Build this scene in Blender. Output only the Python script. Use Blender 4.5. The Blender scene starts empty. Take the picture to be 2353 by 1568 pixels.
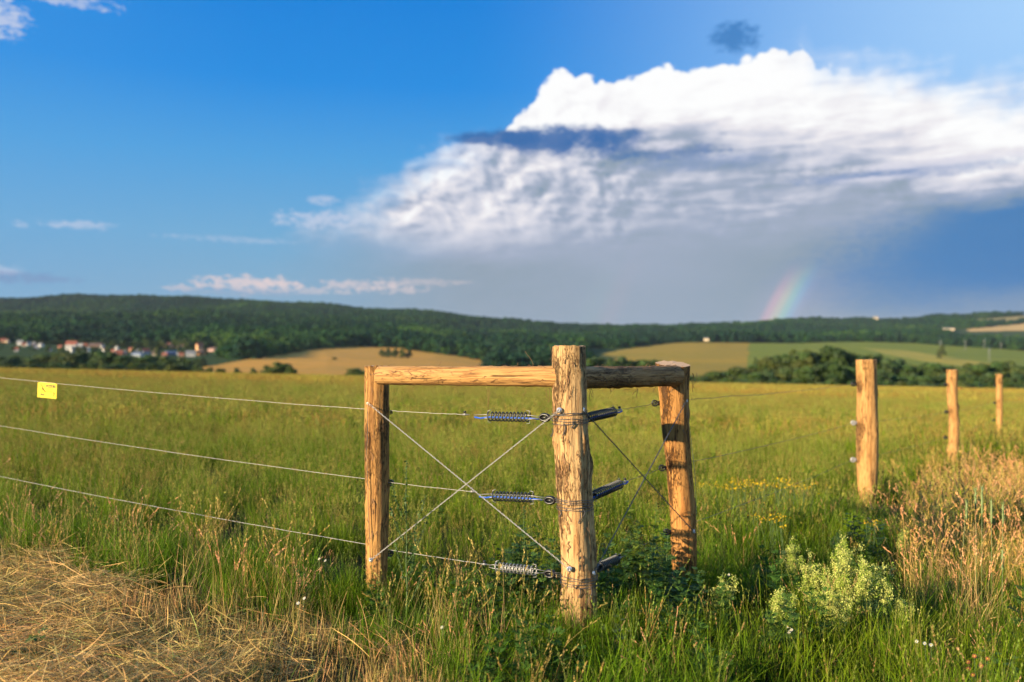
import bpy, math, random
import numpy as np
from mathutils import Vector, Matrix
rng = np.random.default_rng(11); random.seed(5)
R = math.radians
S = bpy.context.scene
COL = S.collection

# ------------------------------------------------------------------ camera
# picture plane used for measuring: 2353 x 1568, focal length 2000, horizon at row 875
F, CX, HY, EYE = 2000.0, 1176.5, 875.0, 1.2
cd = bpy.data.cameras.new('camera'); cam = bpy.data.objects.new('camera', cd); COL.objects.link(cam)
cam.location = (0, 0, EYE); cam.rotation_euler = (R(90), 0, 0)
cd.sensor_width = 36; cd.lens = 36*F/2353; cd.shift_y = (HY-784)/2353
cd.clip_start = 0.05; cd.clip_end = 20000
cd.dof.use_dof = True; cd.dof.focus_distance = 4.35; cd.dof.aperture_fstop = 1.55
S.camera = cam
S.view_settings.view_transform = 'Standard'; S.view_settings.look = 'None'
EXPO = 1.32; S.view_settings.exposure = EXPO; S.view_settings.gamma = 1
S.render.engine = 'CYCLES'
S.cycles.use_denoising = True
S.cycles.max_bounces = 6; S.cycles.diffuse_bounces = 2; S.cycles.glossy_bounces = 2
S.cycles.transmission_bounces = 3; S.cycles.transparent_max_bounces = 4; S.cycles.volume_bounces = 0
S.cycles.use_adaptive_sampling = True; S.cycles.adaptive_threshold = 0.02

# ------------------------------------------------------------------ sun
SUN_AZ, SUN_EL = 234.5, 14.0          # azimuth clockwise from +Y (behind the camera, to the left)
sd = Vector((math.sin(R(SUN_AZ))*math.cos(R(SUN_EL)), math.cos(R(SUN_AZ))*math.cos(R(SUN_EL)), math.sin(R(SUN_EL))))
sl = bpy.data.lights.new('sun', 'SUN'); sun = bpy.data.objects.new('sun', sl); COL.objects.link(sun)
sl.energy = 4.8; sl.angle = R(0.5); sl.color = (1.0, 0.80, 0.51)
sun.rotation_euler = sd.to_track_quat('Z', 'Y').to_euler()

# ------------------------------------------------------------------ world: sky texture, clouds and rainbow by direction
world = bpy.data.worlds.new('World'); S.world = world; world.use_nodes = True
def srgb(r, g, b):
    f = lambda c: (c/255/12.92) if c/255 <= .04045 else ((c/255+.055)/1.055)**2.4
    return (f(r), f(g), f(b), 1.0)
class E:                                        # tiny expression builder over math nodes
    nt = None
    def __init__(s, sock): s.s = sock
    @staticmethod
    def m(op, *a, clamp=False):
        n = E.nt.nodes.new('ShaderNodeMath'); n.operation = op; n.use_clamp = clamp
        for i, v in enumerate(a):
            if isinstance(v, E): E.nt.links.new(v.s, n.inputs[i])
            else: n.inputs[i].default_value = float(v)
        return E(n.outputs[0])
    def __add__(s, o): return E.m('ADD', s, o)
    __radd__ = __add__
    def __sub__(s, o): return E.m('SUBTRACT', s, o)
    def __rsub__(s, o): return E.m('SUBTRACT', o, s)
    def __mul__(s, o): return E.m('MULTIPLY', s, o)
    __rmul__ = __mul__
    def __truediv__(s, o): return E.m('DIVIDE', s, o)
    def clamp(s): return E.m('ADD', s, 0, clamp=True)
def smooth(x, lo, hi):
    n = E.nt.nodes.new('ShaderNodeMapRange'); n.interpolation_type = 'SMOOTHSTEP'
    E.nt.links.new(x.s, n.inputs[0]); n.inputs[1].default_value = lo; n.inputs[2].default_value = hi
    return E(n.outputs[0])
def curve(x, pts, lo, hi):                      # piecewise linear y(x) with output range lo..hi
    n = E.nt.nodes.new('ShaderNodeFloatCurve')
    x0, x1 = pts[0][0], pts[-1][0]
    xn = (x - x0)*(1/(x1-x0))
    E.nt.links.new(xn.clamp().s, n.inputs['Value'])
    c = n.mapping.curves[0]
    q = [((a-x0)/(x1-x0), (b-lo)/(hi-lo)) for a, b in pts]
    c.points[0].location = q[0]; c.points[1].location = q[-1]
    for p in q[1:-1]: c.points.new(*p)
    for p in c.points: p.handle_type = 'AUTO_CLAMPED' if False else 'VECTOR'
    n.mapping.update()
    return E(n.outputs[0])*(hi-lo) + lo
def comb(x, y, z=0.0):
    n = E.nt.nodes.new('ShaderNodeCombineXYZ')
    for i, v in enumerate((x, y, z)):
        if isinstance(v, E): E.nt.links.new(v.s, n.inputs[i])
        else: n.inputs[i].default_value = v
    return n.outputs[0]
def noise(vec, scale, detail=4, rough=.55, dist=0.0, dim='3D'):
    n = E.nt.nodes.new('ShaderNodeTexNoise'); n.noise_dimensions = dim
    n.inputs['Scale'].default_value = scale; n.inputs['Detail'].default_value = detail
    n.inputs['Roughness'].default_value = rough; n.inputs['Distortion'].default_value = dist
    if vec is not None: E.nt.links.new(vec, n.inputs['Vector'])
    return E(n.outputs['Fac'])
def mixc(fac, a, b, mode='MIX'):
    n = E.nt.nodes.new('ShaderNodeMix'); n.data_type = 'RGBA'; n.blend_type = mode; n.clamp_factor = True
    for k, v in ((0, fac), (6, a), (7, b)):
        if isinstance(v, E): E.nt.links.new(v.s, n.inputs[k])
        elif isinstance(v, bpy.types.NodeSocket): E.nt.links.new(v, n.inputs[k])
        else: n.inputs[k].default_value = v if k == 0 or len(v) == 4 else (*v, 1)
    return n.outputs[2]
def ramp(fac, stops, interp='LINEAR'):
    n = E.nt.nodes.new('ShaderNodeValToRGB'); n.color_ramp.interpolation = interp
    el = n.color_ramp.elements
    while len(el) > 1: el.remove(el[-1])
    el[0].position = stops[0][0]; el[0].color = stops[0][1] if len(stops[0][1]) == 4 else (*stops[0][1], 1)
    for p, c in stops[1:]:
        e = el.new(p); e.color = c if len(c) == 4 else (*c, 1)
    if isinstance(fac, E): fac = fac.s
    if fac is not None: E.nt.links.new(fac, n.inputs[0])
    return n.outputs[0]

def build_world():
    nt = E.nt = world.node_tree; nt.nodes.clear()
    out = nt.nodes.new('ShaderNodeOutputWorld'); bg = nt.nodes.new('ShaderNodeBackground')
    nt.links.new(bg.outputs[0], out.inputs[0])
    tc = nt.nodes.new('ShaderNodeTexCoord')
    sp = nt.nodes.new('ShaderNodeSeparateXYZ'); nt.links.new(tc.outputs['Generated'], sp.inputs[0])
    x, y, z = (E(o) for o in sp.outputs)
    hyp = E.m('SQRT', x*x + y*y)
    A = E.m('ARCTAN2', x, y)*F                     # azimuth and elevation, in units of 1/2000 radian
    L = E.m('ARCTAN2', z, hyp)*F
    def ae(px, py):
        az = math.atan((px-CX)/F); el = math.atan((HY-py)/F*math.cos(az))
        return az*F, el*F
    sky = nt.nodes.new('ShaderNodeTexSky'); sky.sky_type = 'NISHITA'; sky.sun_disc = False
    sky.sun_elevation = R(SUN_EL); sky.sun_rotation = R(SUN_AZ); sky.ozone_density = 2.5
    sky.air_density = 1.0; sky.dust_density = 0.4; sky.altitude = 300
    base = mixc(1.0, sky.outputs[0], (.075, .075, .075, 1), 'MULTIPLY')
    # deep polarised blue of the clear part, measured against the sky texture
    grad = ramp((L*(1/900)).clamp(), [(0, srgb(140, 170, 192)), (.20, srgb(130, 172, 202)), (.36, srgb(112, 172, 214)), (.54, srgb(78, 162, 224)), (.72, srgb(28, 141, 227)), (1, srgb(0, 126, 220))])
    side = smooth(A, -150, 1300)
    hi = mixc(side*smooth(L, 150, 700), grad, srgb(170, 213, 255))
    lft = smooth(A*-1, 500, 1100)*.18
    hi = mixc(lft, hi, srgb(88, 165, 232))
    clear = mixc(.97, base, hi)
    # noise fields
    v = comb(A*.01, L*.013); vs = comb(A*.01, L*.032)
    n1 = noise(v, .55, 8, .60, .3) - .5
    n2 = noise(v, 2.2, 6, .62) - .5
    n3 = noise(vs, .42, 7, .58, .6) - .5
    n4 = noise(comb(A*.01+40, L*.018+9), 1.1, 7, .6, .3) - .5
    # main storm cloud: top edge by azimuth
    T = [(420, 760), (560, 640), (640, 560), (700, 492), (815, 455), (905, 412), (945, 362), (1000, 335), (1060, 322), (1150, 303), (1172, 285), (1205, 240), (1240, 205),
         (1258, 172), (1290, 156), (1312, 172), (1345, 163), (1385, 188), (1420, 172), (1470, 168), (1505, 143), (1560, 155), (1610, 148), (1660, 146), (1700, 132),
         (1745, 122), (1800, 106), (1850, 104), (1868, 150), (1960, 158), (2080, 158), (2160, 183), (2353, 190), (2700, 220)]
    pts = []
    for px, py in T:
        a, e = ae(px, py)
        if not pts or a > pts[-1][0]+1: pts.append((a, e))
    pts = [(-2500, -400)] + [(pts[0][0]-60, -300)] + pts + [(2600, 250), (3600, -100)]
    top = curve(A, pts, -500, 900)
    vo = nt.nodes.new('ShaderNodeTexVoronoi'); vo.voronoi_dimensions = '2D'; vo.feature = 'SMOOTH_F1'; vo.inputs['Scale'].default_value = 2.6; vo.inputs['Detail'].default_value = 1.0; vo.inputs['Roughness'].default_value = .45; vo.inputs['Smoothness'].default_value = .55
    nt.links.new(comb(A*.01+n1*.25, L*.011+n2*.2), vo.inputs['Vector']); bil = .42-E(vo.outputs['Distance'])
    n5 = noise(comb(A*.045, L*.10), 1.0, 6, .62, .2) - .5
    edge = top - L + n2*30 + n1*26 + bil*26
    m3_ = noise(comb(A*.01 + 3, L*.055), .75, 4, .50, .3) - .5
    wr = smooth(A, 560, 820)                      # thin veil instead of crisp edge to the right
    wl = smooth(A*-1, -30, 260)
    crisp = smooth(edge, -3, 7)
    soft = smooth(edge + n3*110 + m3_*60, -60, 75)
    soft2 = smooth(edge + n3*150, -30, 110)
    al = crisp*(1-wr) + soft*wr
    al = al*(1-wl) + soft2*wl
    al = al*(1 - (1-smooth(A, -560, -60))*(1-smooth(L, 285, 375))*.9)
    # large soft lumps stretched sideways
    vw = comb(A*.01 + n1*.55, L*.020 + n2*.30)
    m1 = noise(vw, .60, 3, .45, .5) - .5
    m2 = noise(comb(A*.01 + n1*.35 + 7, L*.017), 1.7, 4, .50, .7) - .5
    m3 = noise(comb(A*.01 + 3, L*.055 + n1*.6), .75, 4, .50, .3) - .5
    # brightness columns (picture row -> brightness)
    cols = [(700, [(440, .85), (500, .78), (550, .60), (590, .42), (760, .40)]),
            (1080, [(300, 1), (318, .80), (345, .86), (400, .80), (450, .73), (505, .77), (545, .68), (590, .53), (620, .42), (760, .43)]),
            (1500, [(140, 1.05), (285, .98), (318, .60), (350, .50), (400, .56), (450, .60), (520, .56), (600, .50), (680, .46), (760, .44)]),
            (1960, [(150, 1.0), (275, .94), (335, .74), (380, .55), (410, .60), (450, .58), (500, .52), (570, .42), (640, .36), (760, .42)]),
            (2320, [(190, .93), (340, 1.0), (380, .85), (420, .62), (455, .50), (490, .22), (560, .10), (620, .14), (680, .30), (760, .40)])]
    ca = [ae(c[0], 400)[0] for c in cols]
    B = None
    for k, (px, pp) in enumerate(cols):
        q = sorted(((ae(px, py)[1], b) for py, b in pp))
        q = [(-400, q[0][1])] + q + [(1200, q[-1][1])]
        cv = curve(L + n3*95 + m1*30, q, 0, 1.2)
        w = E.m('SUBTRACT', 1, 0)
        if k > 0: w = w*smooth(A, ca[k-1], ca[k])
        if k < len(cols)-1: w = w*(1-smooth(A, ca[k], ca[k+1]))
        B = cv*w if B is None else B + cv*w
    # billows: large soft lumps stretched sideways, finer structure only on the lit flank
    amp = smooth(L + n1*120, 270, 430)*.92 + .05
    def hgt(da, dl): return noise(comb((A+da)*.01 + n1*.4, (L+dl)*.0155), 1.15, 5, .52, .35)
    rel = (hgt(0, 0) - hgt(-15, 9))*1.0
    left = 1-smooth(A, 130, 420)
    B = B + (m1*.62*(left*.6+.4) + m2*.30*(left*.75+.25) + m3*.62*(1-left*.75) + n2*.10 + rel*(1.1+n1*3.0)*(left*.8+.35))*amp*(1-smooth(B, .86, 1.05)*.62)
    def blob(px, py, rx, ry, k=1.0, nz=.9, rot=0.0, hard=1.15, fine=1.0):
        a, e = ae(px, py)
        dx = (A-a)*(1/rx); dy = (L-e)*(1/ry)
        if rot: dx, dy = dx*math.cos(rot)+dy*math.sin(rot), dy*math.cos(rot)-dx*math.sin(rot)
        d = 1-(dx*dx+dy*dy) + (n5*4.2*fine+n2*2.0+n1*2.0*(1-fine))*nz
        return smooth(d, -.1, hard)*k
    ccol = ramp(B.clamp(), [(0, srgb(44, 108, 172)), (.22, srgb(78, 128, 182)), (.42, srgb(144, 161, 178)), (.56, srgb(162, 174, 196)), (.70, srgb(205, 208, 222)), (.84, srgb(236, 233, 238)), (1, (1.0, 1.0, 1.0, 1))])
    col = mixc(al, clear, ccol)
    low = smooth(L*-1, -260, -60)*smooth(A, -900, -100)*.5        # veil under the storm
    col = mixc(low*(1-al), col, srgb(140, 160, 182))
    for b in ((1275, 322, 175, 38, .95, .9, -.05, .85, .25), (1150, 318, 130, 18, .9, .8, -.02, .85, .25), (1390, 320, 120, 28, .8, .9, .0, 1.0, .2), (1500, 350, 190, 22, .55, .7, .05, 1.0), ):
        col = mixc(blob(*b), col, srgb(52, 106, 170))
    col = mixc(blob(1688, 86, 60, 36, .95, .62, -.1, .9), col, srgb(66, 130, 196))
    for b in ((2330, 560, 430, 120, .80, .20, .25), (2070, 650, 230, 80, .50, .2, .6), (2150, 388, 190, 20, .55, .5, .0), (1960, 410, 150, 14, .5, .6, .0), (1620, 372, 200, 24, .45, .5, .05)):
        col = mixc(blob(*b), col, srgb(66, 126, 184) if b[1] > 500 else srgb(108, 140, 190))
    for b in ((1520, 335, 75, 15, .8, .5, .05), (2150, 372, 330, 10, .75, .6, .06), (2010, 412, 90, 8, .7, .6), (2250, 430, 110, 8, .6, .6)):
        col = mixc(blob(*b), col, srgb(228, 226, 236))
    warm = srgb(226, 208, 208)
    for b in ((575, 654, 125, 19, .80, 1.4), (430, 662, 60, 9, .5, 1.4), (720, 668, 90, 9, .45, 1.4), (635, 650, 60, 14, .7, .9), (830, 656, 110, 12, .6, 1.2), (960, 650, 110, 11, .35, 1.3), (900, 667, 90, 9, .5, 1.4)):
        col = mixc(blob(*b), col, warm)
    col = mixc(blob(560, 672, 170, 12, .5, .6), col, srgb(160, 172, 196))
    for b in ((175, 517, 80, 10, .50, 1.1), (46, 516, 18, 9, .4, .9), (10, 622, 40, 12, .5, .8), (745, 462, 38, 13, .5, .9, .5), (520, 550, 150, 8, .28, 1.1, .04), (0, 40, 55, 42, .75, 1.1), (150, -4, 110, 16, .65, 1.1), (730, 505, 110, 22, .55, 1.1)):
        col = mixc(blob(*b), col, srgb(205, 212, 232))
    col = mixc(blob(40, 637, 120, 14, .55, .6), col, srgb(118, 140, 184))
    # rain curtains and the rainbow: angle from the point opposite the sun
    dt = nt.nodes.new('ShaderNodeVectorMath'); dt.operation = 'DOT_PRODUCT'
    nt.links.new(tc.outputs['Generated'], dt.inputs[0]); dt.inputs[1].default_value = tuple(-sd)
    ang = E.m('ARCCOSINE', E(dt.outputs['Value']))*(180/math.pi)
    bow = ramp(((ang-40.0)*(1/2.45)).clamp(), [(0, (0, 0, 0)), (.18, (.02, .02, .05)), (.30, (.0, .10, .16)), (.46, (.05, .22, .08)), (.62, (.26, .20, .01)), (.80, (.28, .06, .03)), (1, (0, 0, 0))], 'EASE')
    fade = (1-smooth(L, 170, 268))*smooth(A, 250, 500)*(1-smooth(A, 900, 1100)*.8)
    glow = smooth((44-ang), 0, 2.4)*(1-smooth((44-ang), 3, 7.5))*fade*.10
    def addc(fac, a, b): return mixc(fac, a, b, 'ADD')
    col = addc(fade*.92, col, bow)
    col = mixc(glow*1.6, col, srgb(200, 190, 215))
    bow2 = ramp(((ang-50)*(1/3.6)).clamp(), [(0, (0, 0, 0)), (.3, (.10, .02, .0)), (.6, (.02, .05, .01)), (1, (0, 0, 0))], 'EASE')
    col = addc((1-smooth(L, 120, 330))*.35*smooth(A, -200, 50), col, bow2)
    gnd = mixc(smooth(L*-1, 0, 60), col, (.10, .11, .06, 1))
    nt.links.new(gnd, bg.inputs[0]); bg.inputs[1].default_value = 2**-EXPO
build_world()
world.cycles.sampling_method = 'MANUAL'; world.cycles.sample_map_resolution = 512

# ------------------------------------------------------------------ small helpers
def P(px, py, d): return Vector(((px-CX)/F*d, d, EYE+(HY-py)/F*d))
def tag(o, label=None, cat=None, group=None, kind=None):
    if label: o['label'] = label
    if cat: o['category'] = cat
    if group: o['group'] = group
    if kind: o['kind'] = kind
    return o
def empty(name, loc, label, cat, group=None):
    o = bpy.data.objects.new(name, None); COL.objects.link(o); o.location = loc
    return tag(o, label, cat, group)
def mesh_from(name, V, Fc, mat=None, smooth_=True, cols=None):
    """V (n,3); Fc: list of arrays (m,3)/(m,4)"""
    if not isinstance(Fc, list): Fc = [Fc]
    Fc = [f for f in Fc if len(f)]
    me = bpy.data.meshes.new(name)
    V = np.asarray(V, np.float32)
    nl = sum(f.size for f in Fc); nf = sum(len(f) for f in Fc)
    me.vertices.add(len(V)); me.vertices.foreach_set('co', V.ravel())
    me.loops.add(nl); me.polygons.add(nf)
    me.loops.foreach_set('vertex_index', np.concatenate([f.ravel() for f in Fc]).astype(np.int32))
    st, c = [], 0
    for f in Fc:
        st.append(c + np.arange(len(f))*f.shape[1]); c += f.size
    me.polygons.foreach_set('loop_start', np.concatenate(st).astype(np.int32))
    me.polygons.foreach_set('use_smooth', np.full(nf, smooth_))
    me.update(calc_edges=True)
    if cols is not None:
        a = me.color_attributes.new('c', 'FLOAT_COLOR', 'POINT')
        cc = np.ones((len(V), 4), np.float32); cc[:, :3] = cols
        a.data.foreach_set('color', cc.ravel())
    if mat: me.materials.append(mat)
    me.validate()
    return me
def link(name, me, parent=None, loc=None):
    o = bpy.data.objects.new(name, me); COL.objects.link(o)
    if parent is not None: o.parent = parent
    if loc is not None: o.location = loc
    return o
class MB:                                     # collects pieces into one mesh
    def __init__(s): s.v, s.t, s.q, s.c, s.n = [], [], [], [], 0
    def add(s, V, T=None, Q=None, col=None):
        V = np.asarray(V, float).reshape(-1, 3)
        if T is not None and len(T): s.t.append(np.asarray(T)+s.n)
        if Q is not None and len(Q): s.q.append(np.asarray(Q)+s.n)
        s.v.append(V); s.n += len(V)
        if col is not None: s.c.append(np.broadcast_to(np.asarray(col, float), (len(V), 3)))
    def tube(s, pts, r, k=6, cap=True, closed=False):
        pts = np.asarray(pts, float); n = len(pts)
        r = np.broadcast_to(np.asarray(r, float), (n,))
        tg = np.gradient(pts, axis=0)
        if closed: tg = np.roll(pts, -1, 0)-np.roll(pts, 1, 0)
        tg /= np.linalg.norm(tg, axis=1)[:, None]+1e-12
        up = np.array((0, 0, 1.)) if abs(tg[0][2]) < .9 else np.array((1., 0, 0))
        a = np.cross(tg[0], up); a /= np.linalg.norm(a); As = []
        for i in range(n):
            a = a-tg[i]*a.dot(tg[i]); a /= np.linalg.norm(a)+1e-12; As.append(a)
        As = np.array(As); Bs = np.cross(tg, As)
        th = np.arange(k)/k*2*math.pi
        V = pts[:, None]+r[:, None, None]*(As[:, None]*np.cos(th)[None, :, None]+Bs[:, None]*np.sin(th)[None, :, None])
        m = n if closed else n-1
        i, j = np.meshgrid(np.arange(m), np.arange(k), indexing='ij'); i2 = (i+1) % n; j2 = (j+1) % k
        Q = np.stack([i*k+j, i*k+j2, i2*k+j2, i2*k+j], -1).reshape(-1, 4)
        V = V.reshape(-1, 3); T = []
        if cap and not closed:
            V = np.vstack([V, pts[0], pts[-1]]); c0, c1 = len(V)-2, len(V)-1
            for j in range(k):
                T.append((c0, (j+1) % k, j)); T.append((c1, (n-1)*k+j, (n-1)*k+(j+1) % k))
        s.add(V, T, Q); return s
    def box(s, c, sx, sy, sz, M=None):
        V = np.array([(x, y, z) for x in (-.5, .5) for y in (-.5, .5) for z in (-.5, .5)])*(sx, sy, sz)
        if M is not None: V = V @ np.array(M.to_3x3()).T
        s.add(V+np.array(c), None, [(0, 1, 3, 2), (4, 6, 7, 5), (0, 4, 5, 1), (2, 3, 7, 6), (0, 2, 6, 4), (1, 5, 7, 3)]); return s
    def build(s, name, mat, parent=None, smooth_=True, loc=None):
        cols = np.vstack(s.c) if s.c else None
        Fc = []
        if s.t: Fc.append(np.vstack(s.t))
        if s.q: Fc.append(np.vstack(s.q))
        return link(name, mesh_from(name, np.vstack(s.v), Fc, mat, smooth_, cols), parent, loc)
def fract_hash(ix, iy, iz, seed):
    h = (ix*374761393 + iy*668265263 + iz*2147483647 + seed*1274126177) & 0xffffffff
    h = ((h ^ (h >> 13))*1274126177) & 0xffffffff
    return ((h ^ (h >> 16)) & 0xffffff)/0xffffff
def vnoise(x, y, z=0.0, seed=0):
    x, y, z = np.broadcast_arrays(np.asarray(x, float), y, z)
    xi, yi, zi = (np.floor(a).astype(np.int64) for a in (x, y, z))
    f = [a-b for a, b in ((x, xi), (y, yi), (z, zi))]; f = [t*t*(3-2*t) for t in f]
    r = 0
    for dx in (0, 1):
        for dy in (0, 1):
            for dz in (0, 1):
                w = (f[0] if dx else 1-f[0])*(f[1] if dy else 1-f[1])*(f[2] if dz else 1-f[2])
                r = r+w*fract_hash(xi+dx, yi+dy, zi+dz, seed)
    return r*2-1
def fbm(x, y, z=0.0, o=4, seed=0):
    r, a = 0, 1
    for k in range(o):
        r = r+a*vnoise(x*2**k, y*2**k, z*2**k, seed+k*17); a *= .5
    return r

# ------------------------------------------------------------------ the lie of the land
def g_near(x, y):
    x = np.asarray(x, float); y = np.asarray(y, float)
    s = .03-.0099*np.clip((y-15)/90, 0, 1)
    z = -.15 - s*x + 1.2*np.tanh(np.maximum(y, 0)/95)
    z = z - .00035*np.maximum(y-108, 0)**2
    return z + .02*vnoise(x*.6, y*.6, 0, 5)*np.clip(1-y/60, 0, 1)
TX = [-300, 0, 430, 750, 1000, 1130, 1350, 1600, 2000, 2353, 2700]
TY = [300, 400, 560, 850, 1050, 1300, 1550, 1900, 2600, 3600, 6500]
TP = {-300: [880, 864, 845, 800, 778, 755, 738, 745, 706, 760, 850],
      0:    [880, 862, 842, 795, 775, 752, 735, 742, 697, 750, 850],
      430:  [875, 858, 845, 812, 785, 756, 736, 738, 684, 750, 850],
      750:  [874, 861, 846, 812, 788, 770, 752, 750, 706, 760, 850],
      1000: [882, 868, 852, 826, 796, 784, 768, 760, 722, 770, 850],
      1130: [888, 872, 856, 838, 806, 793, 780, 770, 736, 780, 850],
      1350: [895, 876, 860, 838, 808, 790, 782, 776, 757, 790, 850],
      1600: [900, 880, 862, 838, 806, 784, 781, 774, 755, 790, 850],
      2000: [898, 880, 864, 842, 812, 789, 784, 768, 748, 790, 850],
      2353: [900, 884, 870, 852, 828, 808, 796, 774, 726, 790, 850],
      2700: [904, 886, 874, 856, 836, 815, 800, 774, 716, 790, 850]}
TABZ = np.array([[EYE+(HY-TP[x][j])/F*TY[j] for j in range(len(TY))] for x in TX])
def smoothx(t): return t*t*(3-2*t)
def g(x, y):
    x = np.asarray(x, float); y = np.asarray(y, float)
    zn = g_near(x, np.minimum(y, 200))
    px = CX+F*x/np.maximum(y, 1.0)
    ya = np.maximum(y, 200.0)
    # bilinear in the table with a smooth step across columns
    ix = np.clip(np.searchsorted(TX, px)-1, 0, len(TX)-2); tx = np.clip((px-np.array(TX)[ix])/(np.array(TX)[ix+1]-np.array(TX)[ix]), 0, 1)
    iy = np.clip(np.searchsorted(TY, ya)-1, 0, len(TY)-2); ty = np.clip((ya-np.array(TY)[iy])/(np.array(TY)[iy+1]-np.array(TY)[iy]), 0, 1)
    zf = (TABZ[ix, iy]*(1-tx)+TABZ[ix+1, iy]*tx)*(1-ty)+(TABZ[ix, iy+1]*(1-tx)+TABZ[ix+1, iy+1]*tx)*ty
    zf = zf + np.clip((ya-900)/800, 0, 1)*fbm(x/420, ya/420, 0, 3, 9)*9
    t = np.clip((y-200)/100, 0, 1)
    return np.where(y > 200, zn*(1-t)+zf*t, zn)
def proj(x, y, z):
    y = np.maximum(y, .01)
    return CX+F*x/y, HY-(z-EYE)/y*F
def unproj(px, py, h=0.0, lo=1.5, hi=140):
    """ground point seen at (px, py), h above the ground"""
    for i in range(60):
        m = (lo*hi)**.5
        if float(proj((px-CX)/F*m, m, float(g((px-CX)/F*m, m))+h)[1]) > py: lo = m
        else: hi = m
    return (px-CX)/F*m, m
def ground_pt(px, d): x = (px-CX)/F*d; return Vector((x, d, float(g(x, d))))

# land use of the far country, in picture terms projected on the land: returns colour
def inpoly(px, py, poly):
    c = np.zeros(np.shape(px), bool); n = len(poly)
    for i in range(n):
        x0, y0 = poly[i]; x1, y1 = poly[(i+1) % n]
        m = ((y0 > py) != (y1 > py)) & (px < (x1-x0)*(py-y0)/((y1-y0) if y1 != y0 else 1e-9)+x0)
        c ^= m
    return c
FIELDS = [  # polygon, colour, far/near depth limits
    ([(415, 852), (560, 828), (700, 806), (800, 797), (930, 795), (950, 806), (1000, 812), (1070, 822), (1140, 832), (1110, 846), (1000, 880), (650, 880), (500, 862)], (.44, .245, .058), (290, 1000)),
    ([(530, 812), (600, 800), (660, 798), (600, 810), (545, 818)], (.33, .24, .07), (290, 1000)),
    ([(1350, 834), (1390, 812), (1470, 797), (1600, 782), (1722, 781), (1712, 895), (1350, 895)], (.28, .20, .038), (280, 1300)),
    ([(1722, 781), (1900, 783), (2100, 789), (2353, 806), (2700, 825), (2700, 915), (1712, 915)], (.155, .185, .030), (280, 1400)),
    ([(1980, 800), (2080, 806), (2190, 822), (2353, 846), (2500, 870), (2353, 862), (2180, 838), (2060, 820)], (.30, .26, .055), (280, 1400)),
    ([(2190, 738), (2353, 726), (2700, 716), (2700, 735), (2353, 741), (2240, 745)], (.24, .20, .09), (1400, 2700)),
    ([(2215, 757), (2353, 744), (2700, 733), (2700, 756), (2353, 760), (2230, 762)], (.45, .31, .14), (1400, 2700)),
    ([(1530, 770), (1640, 775), (1620, 785), (1560, 786)], (.20, .22, .07), (1000, 1900)),
    ([(1065, 785), (1150, 783), (1140, 791), (1070, 792)], (.12, .18, .04), (700, 1800))]
def landuse(x, y, z):
    px, py = proj(x, y, z)
    col = np.empty(np.shape(x)+(3,)); col[:] = (.10, .11, .03)
    far = y > 270
    col[far] = (.035, .06, .02)
    hit = np.full(np.shape(x), -1)
    for k, (poly, c, (d0, d1)) in enumerate(FIELDS):
        m = inpoly(px + 3*vnoise(x/30, y/30), py, poly) & (y > d0) & (y < d1); col[m] = c; hit[m] = k
    return col, hit

# ------------------------------------------------------------------ materials
def newmat(name):
    m = bpy.data.materials.new(name); m.use_nodes = True; nt = E.nt = m.node_tree; nt.nodes.clear()
    out = nt.nodes.new('ShaderNodeOutputMaterial'); bs = nt.nodes.new('ShaderNodeBsdfPrincipled')
    nt.links.new(bs.outputs[0], out.inputs[0])
    return m, nt, bs, out
def setc(nt, bs, c):
    if isinstance(c, bpy.types.NodeSocket): nt.links.new(c, bs.inputs['Base Color'])
    else: bs.inputs['Base Color'].default_value = c if len(c) == 4 else (*c, 1)
def bump(nt, bs, h, dist=.01, strength=1.0):
    b = nt.nodes.new('ShaderNodeBump'); b.inputs['Strength'].default_value = strength; b.inputs['Distance'].default_value = dist
    nt.links.new(h.s, b.inputs['Height']); nt.links.new(b.outputs[0], bs.inputs['Normal'])
def objco():
    return E.nt.nodes.new('ShaderNodeTexCoord').outputs['Object']
def mapped(vec, sc, loc=(0, 0, 0)):
    n = E.nt.nodes.new('ShaderNodeMapping'); E.nt.links.new(vec, n.inputs[0]); n.inputs['Scale'].default_value = sc; n.inputs['Location'].default_value = loc
    return n.outputs[0]
def plain(name, c, rough=.5, metal=0.0, nz=.15, sc=30):
    m, nt, bs, out = newmat(name)
    n = noise(objco(), sc, 3)
    setc(nt, bs, mixc(n, tuple(v*(1-nz) for v in c), tuple(min(1, v*(1+nz)) for v in c)))
    bs.inputs['Roughness'].default_value = rough; bs.inputs['Metallic'].default_value = metal
    return m
def attr(name, kind='GEOMETRY', out='Color'):
    n = E.nt.nodes.new('ShaderNodeAttribute'); n.attribute_type = kind; n.attribute_name = name
    return n.outputs[out]
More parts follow.
